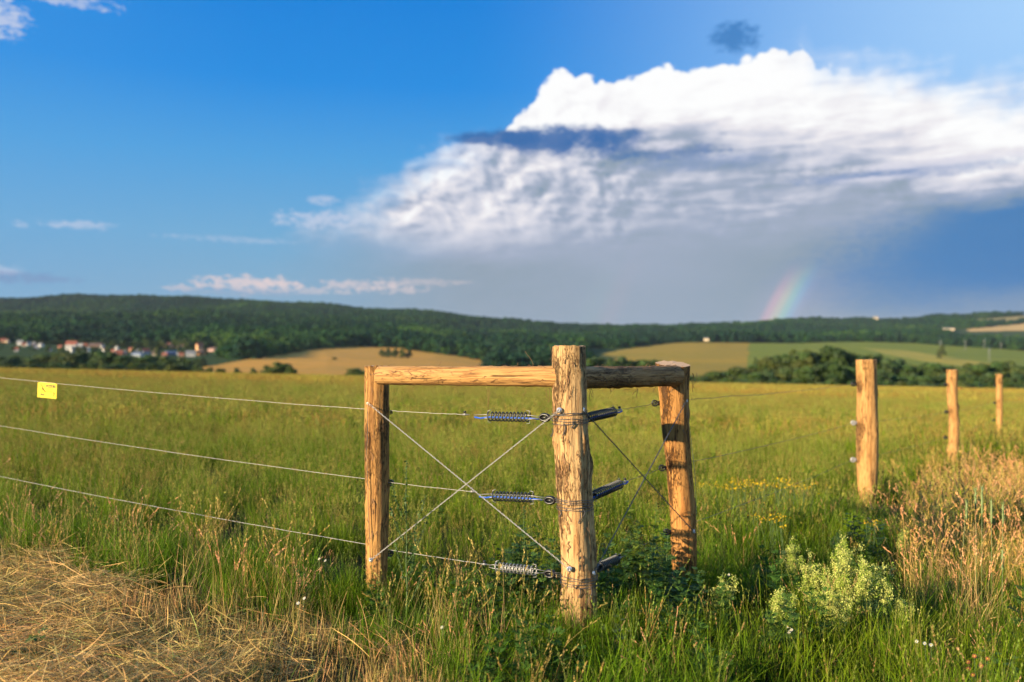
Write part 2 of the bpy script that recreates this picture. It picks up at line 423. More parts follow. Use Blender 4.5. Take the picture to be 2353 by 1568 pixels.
def plant_mat(name, transl=.3, rough=.6, inst=True, spec=.12, gain=1.0):
    """vertex colour 'c' (leaf colour), warmed or dried per instance by 'tint' (0..1)"""
    m, nt, bs, out = newmat(name)
    c = attr('c')
    if inst:
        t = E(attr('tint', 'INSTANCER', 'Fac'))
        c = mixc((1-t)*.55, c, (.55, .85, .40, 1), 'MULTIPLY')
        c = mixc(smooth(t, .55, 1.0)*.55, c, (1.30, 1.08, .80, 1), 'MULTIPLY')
    if gain != 1: c = mixc(1.0, c, (gain, gain, gain, 1), 'MULTIPLY')
    setc(nt, bs, c)
    bs.inputs['Roughness'].default_value = rough; bs.inputs['Specular IOR Level'].default_value = spec
    tr = nt.nodes.new('ShaderNodeBsdfTranslucent'); nt.links.new(c, tr.inputs[0])
    mx = nt.nodes.new('ShaderNodeMixShader'); mx.inputs[0].default_value = transl
    nt.links.new(bs.outputs[0], mx.inputs[1]); nt.links.new(tr.outputs[0], mx.inputs[2]); nt.links.new(mx.outputs[0], out.inputs[0])
    return m

def wood_mat(name, pale, mid, dark, bark, flecks=.55, sat=1.0):
    m, nt, bs, out = newmat(name)
    co = objco()
    long_ = mapped(co, (1, 1, .06))
    n_f = noise(long_, 95, 6, .65)                       # fine fibre
    n_m = noise(mapped(co, (1, 1, .16)), 26, 5, .6, .6)
    n_l = noise(mapped(co, (1, 1, .35)), 7, 4, .55)
    n_p = noise(mapped(co, (1, 1, .22)), 92, 6, .72, 1.2)
    c = ramp(n_m*.6+n_l*.4, [(.30, mid), (.47, pale), (.55, pale), (.68, mid), (.80, dark)])
    c = mixc(smooth(n_f, .48, .62)*.65, c, (*dark, 1)); n_s = noise(mapped(co, (1, 1, .045), (3, 1, 0)), 34, 4, .6); c = mixc(smooth(n_s, .52, .64)*.5, c, (*mid, 1)); c = mixc(smooth(n_s, .60, .68)*.45, c, (*dark, 1))
    fl = smooth(n_p*.62+n_l*.55, flecks, flecks+.10)*.9
    c = mixc(fl, c, (*bark, 1))
    cr = smooth(noise(mapped(co, (1, 1, .03)), 60, 3, .5), .66, .70)      # drying cracks
    c = mixc(cr*.8, c, (.03, .015, .008, 1))
    setc(nt, bs, c); bs.inputs['Roughness'].default_value = .72; bs.inputs['Specular IOR Level'].default_value = .2
    bump(nt, bs, n_f*.6+n_m*.7+fl*.7+n_s*.5-cr*.9, .010, 1.0)
    return m
W_corner = wood_mat('stripped_wood_pale', (.50, .32, .145), (.30, .145, .050), (.13, .056, .021), (.045, .022, .011), .60)
W_left = wood_mat('stripped_wood_patchy', (.42, .225, .070), (.25, .115, .033), (.12, .050, .016), (.045, .020, .009), .585)
W_rail = wood_mat('stripped_wood_rail', (.45, .255, .092), (.33, .16, .048), (.15, .062, .020), (.055, .025, .010), .63)
W_bark = wood_mat('wood_with_bark', (.36, .20, .080), (.25, .125, .045), (.12, .057, .022), (.06, .032, .015), .58)
W_orange = wood_mat('resinous_orange_wood', (.42, .205, .060), (.29, .115, .028), (.12, .043, .013), (.042, .02, .009), .59)
def end_mat():
    m, nt, bs, out = newmat('sawn_wood_end')
    co = objco(); w = nt.nodes.new('ShaderNodeTexWave'); w.wave_type = 'RINGS'; w.rings_direction = 'Z'
    nt.links.new(co, w.inputs[0]); w.inputs['Scale'].default_value = 28; w.inputs['Distortion'].default_value = 2; w.inputs['Detail'].default_value = 3
    setc(nt, bs, mixc(E(w.outputs[1])*.6, (.52, .34, .20, 1), (.33, .19, .10, 1))); bs.inputs['Roughness'].default_value = .8
    return m
W_line = wood_mat('yellow_tan_wood', (.48, .265, .095), (.37, .175, .052), (.16, .068, .021), (.06, .026, .011), .60)
W_end = end_mat()
M_wire = plain('galvanised_wire', (.30, .295, .29), .45, .5, .2, 60)
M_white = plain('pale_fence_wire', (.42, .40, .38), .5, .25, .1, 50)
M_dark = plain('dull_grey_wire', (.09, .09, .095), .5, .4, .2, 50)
M_coil = plain('spring_steel', (.055, .058, .060), .42, .3, .25, 40)
M_blue = plain('blue_plastic', (.002, .075, .46), .65, 0, .1, 40)
M_black = plain('black_plastic', (.012, .012, .014), .35, 0, .2, 60)
M_washer = plain('zinc_washer', (.62, .62, .64), .35, .7, .1, 80)
M_yellow = plain('yellow_plastic', (.54, .42, .0), .6, 0, .03, 8)
M_ink = plain('black_print', (.015, .02, .01), .6, 0, .1, 8)
M_inkf = plain('faded_print', (.48, .33, .0), .6, 0, .1, 8)
M_fibre = plain('bark_fibre', (.20, .10, .04), .8, 0, .4, 40)

# ------------------------------------------------------------------ ground meshes
def ground_mat():
    m, nt, bs, out = newmat('ground_soil_and_fields')
    gp = nt.nodes.new('ShaderNodeNewGeometry').outputs['Position']
    c = attr('c')
    n = noise(gp, .35, 6, .6); nf = noise(gp, 12, 5, .6); nb = noise(mapped(gp, (.012, .03, .02)), 1, 5, .6)
    c = mixc((n-.3)*.6, c, (.75, .85, .7, 1), 'MULTIPLY')
    c = mixc(smooth(nb, .42, .62)*.7, c, (1.35, 1.15, .95, 1), 'MULTIPLY'); ln_ = noise(mapped(gp, (.25, .012, .02)), 1, 3, .6); c = mixc(smooth(ln_, .45, .6)*.35, c, (.78, .84, .7, 1), 'MULTIPLY')
    c = mixc(smooth(nf, .4, .7)*.4, c, (.5, .45, .4, 1), 'MULTIPLY')
    setc(nt, bs, c); bs.inputs['Roughness'].default_value = .95; bs.inputs['Specular IOR Level'].default_value = .05
    bump(nt, bs, n*.3+nf*.2, .03, .5)
    return m
M_ground = ground_mat()
def grid_faces(ny, nx):
    i, j = np.meshgrid(np.arange(ny-1), np.arange(nx-1), indexing='ij')
    return np.stack([i*nx+j, i*nx+j+1, (i+1)*nx+j+1, (i+1)*nx+j], -1).reshape(-1, 4)
def build_ground():
    xs = np.linspace(-60, 60, 241); ys = np.linspace(-70, 40, 221)
    X, Y = np.meshgrid(xs, ys); Z = g(X, Y)
    col = np.empty(X.shape+(3,)); col[:] = (.045, .036, .018)
    me = mesh_from('ground', np.stack([X, Y, Z], -1).reshape(-1, 3), grid_faces(*X.shape), M_ground, True, col.reshape(-1, 3))
    tag(link('ground', me), kind='structure')
    us = np.concatenate([np.linspace(-1.5, -.75, 14)[:-1], np.linspace(-.75, .75, 700), np.linspace(.75, 1.5, 14)[1:]])
    Ys = np.concatenate([np.geomspace(40, 200, 60)[:-1], np.geomspace(200, 2900, 300)[:-1], np.geomspace(2900, 6500, 12)])
    U, Y = np.meshgrid(us, Ys); X = U*Y; Z = g(X, Y)
    col, hit = landuse(X, Y, Z)
    me = mesh_from('hills', np.stack([X, Y, Z], -1).reshape(-1, 3), grid_faces(*X.shape), M_ground, True, col.reshape(-1, 3))
    tag(link('hills', me), kind='structure')
build_ground()

# ------------------------------------------------------------------ instancing for what nobody could count
def variants(name, meshes):
    c = bpy.data.collections.new(name)
    for k, me in enumerate(meshes):
        o = bpy.data.objects.new('%s_%02d' % (name, k), me); c.objects.link(o)
    return c
def scatter(name, pts, coll, nvar, scale, tilt=.0, tint=None, aspect=None, vid=None):
    n = len(pts); me = bpy.data.meshes.new(name); me.vertices.add(n)
    me.vertices.foreach_set('co', np.asarray(pts, np.float32).ravel())
    a = me.attributes.new('vid', 'INT', 'POINT'); a.data.foreach_set('value', (rng.integers(0, nvar, n) if vid is None else np.clip(vid, 0, nvar-1)).astype(np.int32))
    rot = np.stack([rng.normal(0, 1, n)*tilt, rng.normal(0, 1, n)*tilt, rng.uniform(0, 6.283, n)], 1).astype(np.float32)
    a = me.attributes.new('rot', 'FLOAT_VECTOR', 'POINT'); a.data.foreach_set('vector', rot.ravel())
    sc = np.repeat(np.asarray(scale, np.float32).reshape(-1, 1), 3, 1)
    if aspect is not None: sc[:, 2] *= aspect
    a = me.attributes.new('scl', 'FLOAT_VECTOR', 'POINT'); a.data.foreach_set('vector', np.ascontiguousarray(sc).ravel())
    a = me.attributes.new('tint', 'FLOAT', 'POINT'); a.data.foreach_set('value', np.asarray(tint if tint is not None else rng.random(n), np.float32))
    me.update()
    o = link(name, me)
    ng = bpy.data.node_groups.new(name+'_nodes', 'GeometryNodeTree')
    ng.interface.new_socket('Geometry', in_out='INPUT', socket_type='NodeSocketGeometry')
    ng.interface.new_socket('Geometry', in_out='OUTPUT', socket_type='NodeSocketGeometry')
    N = ng.nodes; gi = N.new('NodeGroupInput'); go = N.new('NodeGroupOutput')
    mp = N.new('GeometryNodeMeshToPoints'); ip = N.new('GeometryNodeInstanceOnPoints'); ci = N.new('GeometryNodeCollectionInfo')
    ci.inputs['Collection'].default_value = coll; ci.inputs['Separate Children'].default_value = True; ci.inputs['Reset Children'].default_value = True
    ip.inputs['Pick Instance'].default_value = True
    def na(nm, ty):
        k = N.new('GeometryNodeInputNamedAttribute'); k.data_type = ty; k.inputs['Name'].default_value = nm; return k.outputs['Attribute']
    L = ng.links
    L.new(gi.outputs[0], mp.inputs['Mesh']); L.new(mp.outputs[0], ip.inputs['Points']); L.new(ci.outputs[0], ip.inputs['Instance'])
    L.new(na('vid', 'INT'), ip.inputs['Instance Index']); L.new(na('rot', 'FLOAT_VECTOR'), ip.inputs['Rotation']); L.new(na('scl', 'FLOAT_VECTOR'), ip.inputs['Scale'])
    L.new(ip.outputs[0], go.inputs[0])
    md = o.modifiers.new('instances', 'NODES'); md.node_group = ng
    return o

# ------------------------------------------------------------------ trees
def crown_mesh(name, h, w, nb, nleaf, leaf, seed, base=.18, mat=None, hue=None):
    r = np.random.default_rng(seed)
    V, Q, C = [], [], []
    # lumps of foliage through an egg-shaped volume
    th = r.uniform(0, 6.283, nb); zz = r.uniform(0, 1, nb); rr = np.sqrt(r.random(nb))
    prof = np.sin(np.clip(zz*.92+.08, 0, 1)**.75*math.pi)**.6
    cx = np.cos(th)*rr*prof*w*.38; cy = np.sin(th)*rr*prof*w*.38; cz = h*(base+(1-base)*zz*.88)+r.normal(0, .02*h, nb)
    rad = w*r.uniform(.13, .24, nb)
    for k in range(nb):
        d = r.normal(size=(nleaf, 3)); d /= np.linalg.norm(d, axis=1)[:, None]; d[:, 2] = np.where(d[:, 2] < -.35, -d[:, 2], d[:, 2])
        p = np.array((cx[k], cy[k], cz[k]))+d*rad[k]*r.uniform(.72, 1.08, (nleaf, 1))*(1, 1, .85)
        nrm = d+r.normal(0, .45, (nleaf, 3)); nrm /= np.linalg.norm(nrm, axis=1)[:, None]
        a = np.cross(nrm, r.normal(size=(nleaf, 3))); a /= np.linalg.norm(a, axis=1)[:, None]; b = np.cross(nrm, a)
        s = leaf*r.uniform(.6, 1.3, (nleaf, 1))
        quad = np.stack([p-a*s, p-b*s*.6, p+a*s, p+b*s*.6], 1)
        V.append(quad.reshape(-1, 3))
        c = np.array(hue if hue else (.045, .085, .018))*r.uniform(.75, 1.3)*np.array((r.uniform(.85, 1.25), 1, r.uniform(.7, 1.2)))
        C.append(np.repeat(c[None]*r.uniform(.8, 1.25, (nleaf, 1)), 4, 0))
    V = np.vstack(V); Q = np.arange(len(V)).reshape(-1, 4)
    return mesh_from(name, V, Q, mat, False, np.vstack(C))
def trunk_mesh(name, h, r0, seed, mat):
    r = np.random.default_rng(seed); b = MB()
    z = np.linspace(0, h*.7, 8)
    pts = np.stack([np.cumsum(r.normal(0, .01*h, 8)), np.cumsum(r.normal(0, .01*h, 8)), z], 1); pts[0, :2] = 0
    b.tube(pts, r0*np.linspace(1, .35, 8), 7)
    for k in range(5):
        i = r.integers(3, 7); a = r.uniform(0, 6.28); l = h*r.uniform(.18, .3); e = pts[i]+np.array((math.cos(a)*l, math.sin(a)*l, l*.7))
        b.tube([pts[i], (pts[i]+e)/2+(0, 0, .05*l), e], [r0*.4, r0*.28, r0*.1], 5)
    me_ = mesh_from(name, np.vstack(b.v), [np.vstack(b.t), np.vstack(b.q)], mat)
    return me_
M_leaf = plant_mat('tree_leaves', .22, .6, False, .2)
M_leafI = plant_mat('forest_leaves', .32, .7, True, .15)
M_bark = plain('tree_bark', (.10, .075, .05), .9, 0, .3, 6)
CR = [crown_mesh('crown', 11, 9, 26, 120, .42, 100+k, .10, M_leaf, [(.05, .085, .02), (.04, .075, .02), (.065, .10, .022), (.045, .08, .03), (.06, .085, .02), (.035, .07, .022)][k]) for k in range(6)]
TRK = [trunk_mesh('trunk', 11, .22, 200+k, M_bark) for k in range(3)]
def tree(name, loc, h, w, k, label, group, cat='tree'):
    e = empty(name, loc, label, cat, group)
    sx, sz = w/9, h/11
    o = link('crown', CR[k % 6], e); o.scale = (sx, sx, sz); o.rotation_euler.z = random.uniform(0, 6.28)
    t = link('trunk', TRK[k % 3], e); t.scale = (sx, sx, sz)
    return e
def row_of_trees(specs, name, label, group, cat='tree'):
    for px, top, base_d, w in specs:
        p = ground_pt(px, base_d); ztop = EYE+(HY-top)/F*base_d
        h = max(1.5, (ztop-p.z)*1.04); p.z -= .2
        tree(name, p, h, w, random.randrange(60), label, group, cat)
def jit(v, s): return v+random.uniform(-s, s)
# wooded clump right of the fence corner, and the hedgerow running along the foot of the right-hand fields
prof = [(1590, 862), (1640, 858), (1690, 848), (1730, 838), (1770, 822), (1820, 812), (1860, 806), (1910, 797), (1955, 812), (2000, 815), (2040, 822), (2080, 838), (2130, 836),
        (2180, 842), (2230, 838), (2280, 836), (2310, 828), (2353, 842), (2420, 840), (2500, 838)]
ppx, ppy = zip(*prof)
specs = []
for px in np.arange(1585, 2520, 17):
    t = float(np.interp(px, ppx, ppy))
    specs.append((jit(px, 5), jit(t, 4), jit(262, 6), random.uniform(8, 11)))
for px in np.arange(1600, 2500, 21):
    t = float(np.interp(px, ppx, ppy))
    specs.append((jit(px, 6), jit(t+.42*(895-t), 5), jit(238, 6), random.uniform(7, 9)))
for px in np.arange(1590, 2510, 30):
    specs.append((jit(px, 8), jit(876, 4), jit(222, 5), random.uniform(6, 8)))
row_of_trees(specs, 'hedgerow_tree', 'bushy dark green tree in the hedgerow beyond the right side of the meadow', 'trees of the hedgerow beyond the meadow')
specs = []
for px in np.arange(1348, 1520, 17): specs.append((jit(px, 5), jit(float(np.interp(px, (1350, 1400, 1450, 1520), (826, 822, 823, 832))), 3), jit(300, 8), random.uniform(7, 9)))
for px in (815, 835, 1265, 1290): specs.append((px, 848+random.uniform(-3, 5), 300, 8))
row_of_trees(specs, 'field_tree', 'low green tree on the near edge of the tan field behind the corner rails', 'trees behind the corner rails')
# belt in front of the village, at the left
specs = []
bp = ([-60, 0, 100, 180, 230, 300, 380, 420, 470], [812, 824, 818, 810, 812, 817, 822, 826, 840])
for px in np.arange(-120, 440, 15): specs.append((jit(px, 5), jit(float(np.interp(px, *bp)), 5), jit(400, 12), random.uniform(9, 13)))
for px in np.arange(-110, 430, 22): specs.append((jit(px, 6), jit(836, 3), jit(350, 8), random.uniform(8, 10)))
row_of_trees(specs, 'belt_tree', 'rounded green tree in the belt between meadow and village', 'trees between meadow and village')
specs = [(452, 838, 350, 6), (480, 843, 340, 5), (510, 846, 330, 4), (545, 846, 320, 4), (580, 846, 320, 4), (612, 840, 320, 6), (635, 833, 315, 9), (655, 836, 315, 8), (665, 842, 312, 6), (500, 846, 325, 4)]
row_of_trees(specs, 'field_bush', 'round green bush on the near edge of the tan field left of the corner', 'bushes at the edge of the tan field', 'bush')
specs = [(768, 821, 700, 5), (892, 801, 830, 8), (908, 802, 830, 8), (925, 802, 830, 8), (878, 803, 830, 7), (940, 803, 835, 7)]
row_of_trees(specs, 'lone_bush', 'small dark bush standing in the tan field behind the left rail', 'bushes in the tan field', 'bush')
specs = [(1735, 822, 700, 6), (2163, 792, 1000, 11)]
row_of_trees(specs, 'lone_tree', 'small dark tree alone on the green slope at the right', 'trees alone on the right slope')
# village: houses and the trees between them
def ground_at(px, py, lo=300, hi=1050):
    for i in range(40):
        m = (lo+hi)/2
        if float(proj((px-CX)/F*m, m, float(g((px-CX)/F*m, m)))[1]) > py: lo = m
        else: hi = m
    return m
specs = []
for px in list(np.arange(-60, 520, 17)):
    specs.append((jit(px, 8), jit(783, 6), jit(905, 20), random.uniform(11, 15)))
for px in list(np.arange(-60, 470, 24)):
    specs.append((jit(px, 8), jit(821, 4), jit(600, 20), random.uniform(8, 11)))
    specs.append((jit(px, 12), jit(800, 6), jit(770, 50), random.uniform(5, 8)))
row_of_trees(specs, 'garden_tree', 'green garden tree among the village houses', 'trees among the village houses')
def house(cx, cy, w, h, wall, roof, label, yaw=0.3, flat=False):
    px, base = cx*.2685, 631.8+(cy+h*.62)*.2685
    d = ground_at(px, base); W = max(w*.2685/F*d, 3.6)*.92; H = max(h*.2685/F*d, 3.2)*1.1; D = W*.75
    x = (px-CX)/F*d; e = empty('village_house', (x, d, float(g(x, d))-.3), label, 'house', 'houses of the village'); e.rotation_euler.z = yaw
    wh = H*.62; b = MB(); b.box((0, 0, wh/2), W, D, wh)
    n0 = wh; rh = H*.42
    b.add([(-W/2, -D/2, n0), (-W/2, D/2, n0), (-W/2, 0, n0+rh), (W/2, -D/2, n0), (W/2, D/2, n0), (W/2, 0, n0+rh)], [(0, 2, 1), (3, 4, 5)])
    b.build('wall', wall, e, False)
    b = MB(); o = .35; t = .22
    for s in (-1, 1):
        y0 = s*(D/2+o); z0 = n0-o*rh/(D/2)
        V = [(-W/2-o, y0, z0), (W/2+o, y0, z0), (W/2+o, 0, n0+rh), (-W/2-o, 0, n0+rh)]; V = V+[(p[0], p[1], p[2]+t) for p in V]
        b.add(V, None, [(0, 1, 2, 3), (4, 5, 6, 7), (0, 1, 5, 4), (1, 2, 6, 5), (2, 3, 7, 6), (3, 0, 4, 7)])
    rf = b.build('roof', roof, e, False)
    b = MB(); b.box((W*.2, D*.12, n0+rh*.95), .6, .6, 1.3); b.build('chimney', M_hs['brown'], rf, False)
    for k in (-.28, .28):
        b = MB(); b.box((W*k, -D/2-.01, wh*.52), W*.15, .08, wh*.32); b.build('window', M_hs['glass'], e, False)
    return e
M_hs = {k: plain('house_'+k, tuple(.82*q for q in v), .8, 0, .08, .5) for k, v in dict(white=(.70, .68, .64), cream=(.72, .58, .38), peach=(.72, .42, .22), orange=(.70, .30, .10), redroof=(.30, .09, .05), brown=(.17, .10, .07), grey=(.24, .24, .25), blue=(.12, .17, .28), lightblue=(.38, .43, .50), red=(.42, .12, .08), pink=(.50, .30, .26), glass=(.05, .06, .08)).items()}
HS = [(25, 560, 38, 32, 'peach', 'redroof', 'peach house at the far left edge of the village'), (64, 568, 36, 34, 'cream', 'brown', 'cream house, second from the left edge of the village'),
 (172, 578, 45, 36, 'white', 'grey', 'white house with grey roof at the upper left of the village'), (245, 588, 28, 30, 'white', 'grey', 'narrow white house right of the white grey-roofed one'),
 (292, 594, 24, 20, 'pink', 'grey', 'tiny pinkish house between two white ones at the left'), (313, 622, 32, 30, 'white', 'grey', 'white house standing lowest of the left-hand group'), (350, 600, 48, 26, 'white', 'grey', 'wide white house at the right end of the left-hand group'),
 (615, 600, 90, 66, 'white', 'redroof', 'largest white house with a red-brown roof'), (632, 636, 50, 44, 'white', 'grey', 'white annexe in front of the largest house'), (690, 618, 44, 60, 'grey', 'grey', 'grey house beside the largest white house'),
 (725, 612, 40, 52, 'orange', 'redroof', 'bright orange house right of the largest white house'), (750, 636, 42, 34, 'white', 'grey', 'small white house in front of the bright orange one'), (825, 600, 110, 30, 'brown', 'brown', 'long low brown barn behind the orange house'),
 (880, 614, 30, 22, 'white', 'grey', 'small pale shed at the end of the brown barn'), (968, 656, 52, 30, 'white', 'redroof', 'white house with red roof in the lower middle of the village'), (1022, 662, 56, 34, 'red', 'redroof', 'red-walled house in the lower middle of the village'),
 (1068, 670, 30, 22, 'pink', 'grey', 'pinkish shed at the right of the red-walled house'), (1185, 656, 66, 42, 'white', 'grey', 'white gabled house in the middle right of the village'), (1248, 652, 60, 46, 'lightblue', 'redroof', 'bluish house with red roof beside the white gabled one'),
 (1180, 686, 90, 20, 'lightblue', 'blue', 'low blue-roofed shed below the white gabled house'), (1325, 678, 50, 20, 'cream', 'brown', 'low cream shed between two groups of houses'), (1430, 604, 105, 36, 'peach', 'redroof', 'long peach house with a red roof, high on the right'),
 (1410, 686, 42, 26, 'pink', 'redroof', 'small pink house beside the blue-roofed hall'), (1458, 668, 90, 34, 'blue', 'blue', 'blue hall at the lower right of the village'), (1524, 664, 58, 32, 'lightblue', 'grey', 'light blue house right of the blue hall'),
 (1552, 688, 46, 24, 'peach', 'redroof', 'lowest peach house at the right of the village'), (1560, 614, 76, 38, 'cream', 'brown', 'cream house above the blue hall'), (1618, 616, 44, 34, 'grey', 'grey', 'grey house right of the upper cream one'),
 (1708, 610, 56, 60, 'peach', 'redroof', 'tall peach gabled house at the right end'), (1726, 662, 60, 40, 'orange', 'brown', 'orange house below the tall peach gable'), (1632, 672, 80, 44, 'white', 'grey', 'wide white house with a grey gable at the right'),
 (1825, 636, 80, 30, 'pink', 'brown', 'dull pink house, rightmost of the village'), (112, 738, 46, 30, 'pink', 'redroof', 'pink-roofed house low at the left behind the tree belt'), (96, 764, 32, 26, 'white', 'grey', 'white house lowest at the left behind the tree belt'), (362, 722, 42, 30, 'pink', 'brown', 'pink house peeping over the tree belt')]
HS += [(205, 600, 26, 22, 'cream', 'redroof', 'small cream house below the narrow white one'), (420, 640, 30, 24, 'white', 'redroof', 'lone white house in the trees left of the largest house'), (515, 620, 28, 22, 'peach', 'redroof', 'small peach house just left of the largest white house'),
 (900, 640, 34, 24, 'white', 'redroof', 'small white house below the pale shed'), (1120, 640, 34, 26, 'peach', 'redroof', 'small peach house left of the white gabled one'), (1340, 640, 36, 26, 'white', 'redroof', 'small white house left of the long peach one'), (1000, 628, 30, 22, 'white', 'grey', 'small white house behind the red-walled one'), (140, 640, 30, 24, 'white', 'redroof', 'small white house half hidden by trees near the left edge')]
for k, (cx, cy, w, h, wl, rf, lb) in enumerate(HS): house(cx, cy, w, h, M_hs[wl], M_hs[rf], lb, [.35, -.5, .15, .8, -.2][k % 5])
for cx, cy, d, w, h, lb in ((1623, 781, 1150, 6, 4.5, 'small white hut on the brow of the tan field right of the corner post'), (2179, 757, 1900, 22, 6, 'low pale barn at the foot of the bright far field'), (2012, 733, 2450, 12, 15, 'tiny pale building on the far skyline at the right')):
    x = (cx-CX)/F*d; z = EYE+(HY-cy-1)/F*d
    e = empty('farm_hut', (x, d, min(z, float(g(x, d))+12)-h*.3), lb, 'hut')
    b = MB(); b.box((0, 0, h*.35), w, w*.6, h*.7); b.build('wall', M_hs['cream'], e, False)
    b = MB(); V = [(-w*.53, -w*.34, h*.7), (w*.53, -w*.34, h*.7), (w*.53, w*.34, h*.7), (-w*.53, w*.34, h*.7), (-w*.53, 0, h), (w*.53, 0, h)]
    b.add(V, [(0, 4, 3), (1, 2, 5)], [(0, 1, 5, 4), (3, 4, 5, 2), (0, 3, 2, 1)]); b.build('roof', M_hs['grey'], e, False)
M_steel = plain('pylon_steel', (.20, .21, .21), .6, .2, .1, 1)
for px, y0, y1, lb in ((2161, 784, 817, 'leftmost grey pylon, beside the lone tree on the green slope'), (2218, 782, 806, 'second grey pylon from the left on the green slope'), (2262, 780, 802, 'third grey pylon from the left, against the far forest'), (2300, 787, 803, 'rightmost and smallest grey pylon against the far forest'), (2273, 801, 832, 'nearest grey pylon, lower down the green slope than the others')):
    d = ground_at(px, y1, 300, 1300); h = (y1-y0)/F*d*1.05; gp_ = ground_pt(px, d); e = empty('power_pylon', gp_, lb, 'pylon', 'pylons on the green slope')
    b = MB(); w = h*.07
    for sx, sy in ((1, 1), (1, -1), (-1, 1), (-1, -1)): b.tube([(sx*w, sy*w, 0), (sx*w*.5, sy*w*.5, h*.6), (sx*.15, sy*.15, h)], .085, 5)
    for k in range(8):
        z0, z1 = h*k/8, h*(k+1)/8; f0, f1 = w*(1-.85*z0/h), w*(1-.85*z1/h); s = 1 if k % 2 else -1
        b.tube([(s*f0, -f0, z0), (-s*f1, -f1, z1)], .05, 4); b.tube([(s*f0, f0, z0), (-s*f1, f1, z1)], .05, 4)
    b.build('mast', M_steel, e)
    for zz, l in ((.80, .16), (.90, .22)): b2 = MB(); b2.tube([(-l*h, 0, h*zz), (0, 0, h*zz+.4), (l*h, 0, h*zz)], .08, 5); b2.build('crossarm', M_steel, e)

# forest: one mass
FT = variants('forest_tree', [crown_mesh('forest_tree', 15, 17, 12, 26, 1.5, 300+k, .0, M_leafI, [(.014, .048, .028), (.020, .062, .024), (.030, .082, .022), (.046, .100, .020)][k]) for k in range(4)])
def forest():
    out, til = [], []
    for d0, d1, sp in ((560, 900, 7.5), (900, 1500, 8.2), (1500, 3000, 10.5)):
        n = int(1.56*(d1*d1-d0*d0)/2/(sp*sp))
        y = np.sqrt(rng.uniform(d0*d0, d1*d1, n)); u = rng.uniform(-.78, .78, n); x = u*y; z = g(x, y)
        px, py = proj(x, y, z); _, hit = landuse(x, y, z)
        keep = hit < 0
        # open village slope and open strip between the fields
        keep &= ~((px < 520) & (y < 930)); keep &= ~((px > 2180) & (py > 756) & (py < 786) & (y > 1000)); keep &= ~((px > 1340) & (y < 1150))
        keep &= ~((px > 420) & (px < 1140) & (y < 700))
        x, y, z, px = x[keep], y[keep], z[keep], px[keep]
        out.append(np.stack([x, y, z-1.5], 1)); til.append(np.clip(.50-.30*((y > 1650) & (px < 900))+.85*fbm(x/230, y/380, 0, 3, 3)+rng.normal(0, .12, len(x)), 0, 1))  # far left ridge tinted darker: a cloud shadow put into the leaf colour
    return np.vstack(out), np.concatenate(til)
fp, ft = forest()
print('forest', len(fp))
sz_ = np.clip(.95+.35*fbm(fp[:, 0]/90, fp[:, 1]/90, 0, 2, 8)+rng.normal(0, .14, len(fp)), .5, 1.5)
vid_ = np.floor(1.5+2.2*fbm(fp[:, 0]/150, fp[:, 1]/260, 0, 3, 12)+rng.normal(0, .55, len(fp)))
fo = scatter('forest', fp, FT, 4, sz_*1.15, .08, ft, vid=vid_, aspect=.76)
tag(fo, 'dark green forest covering the far hills', None, None, 'stuff')

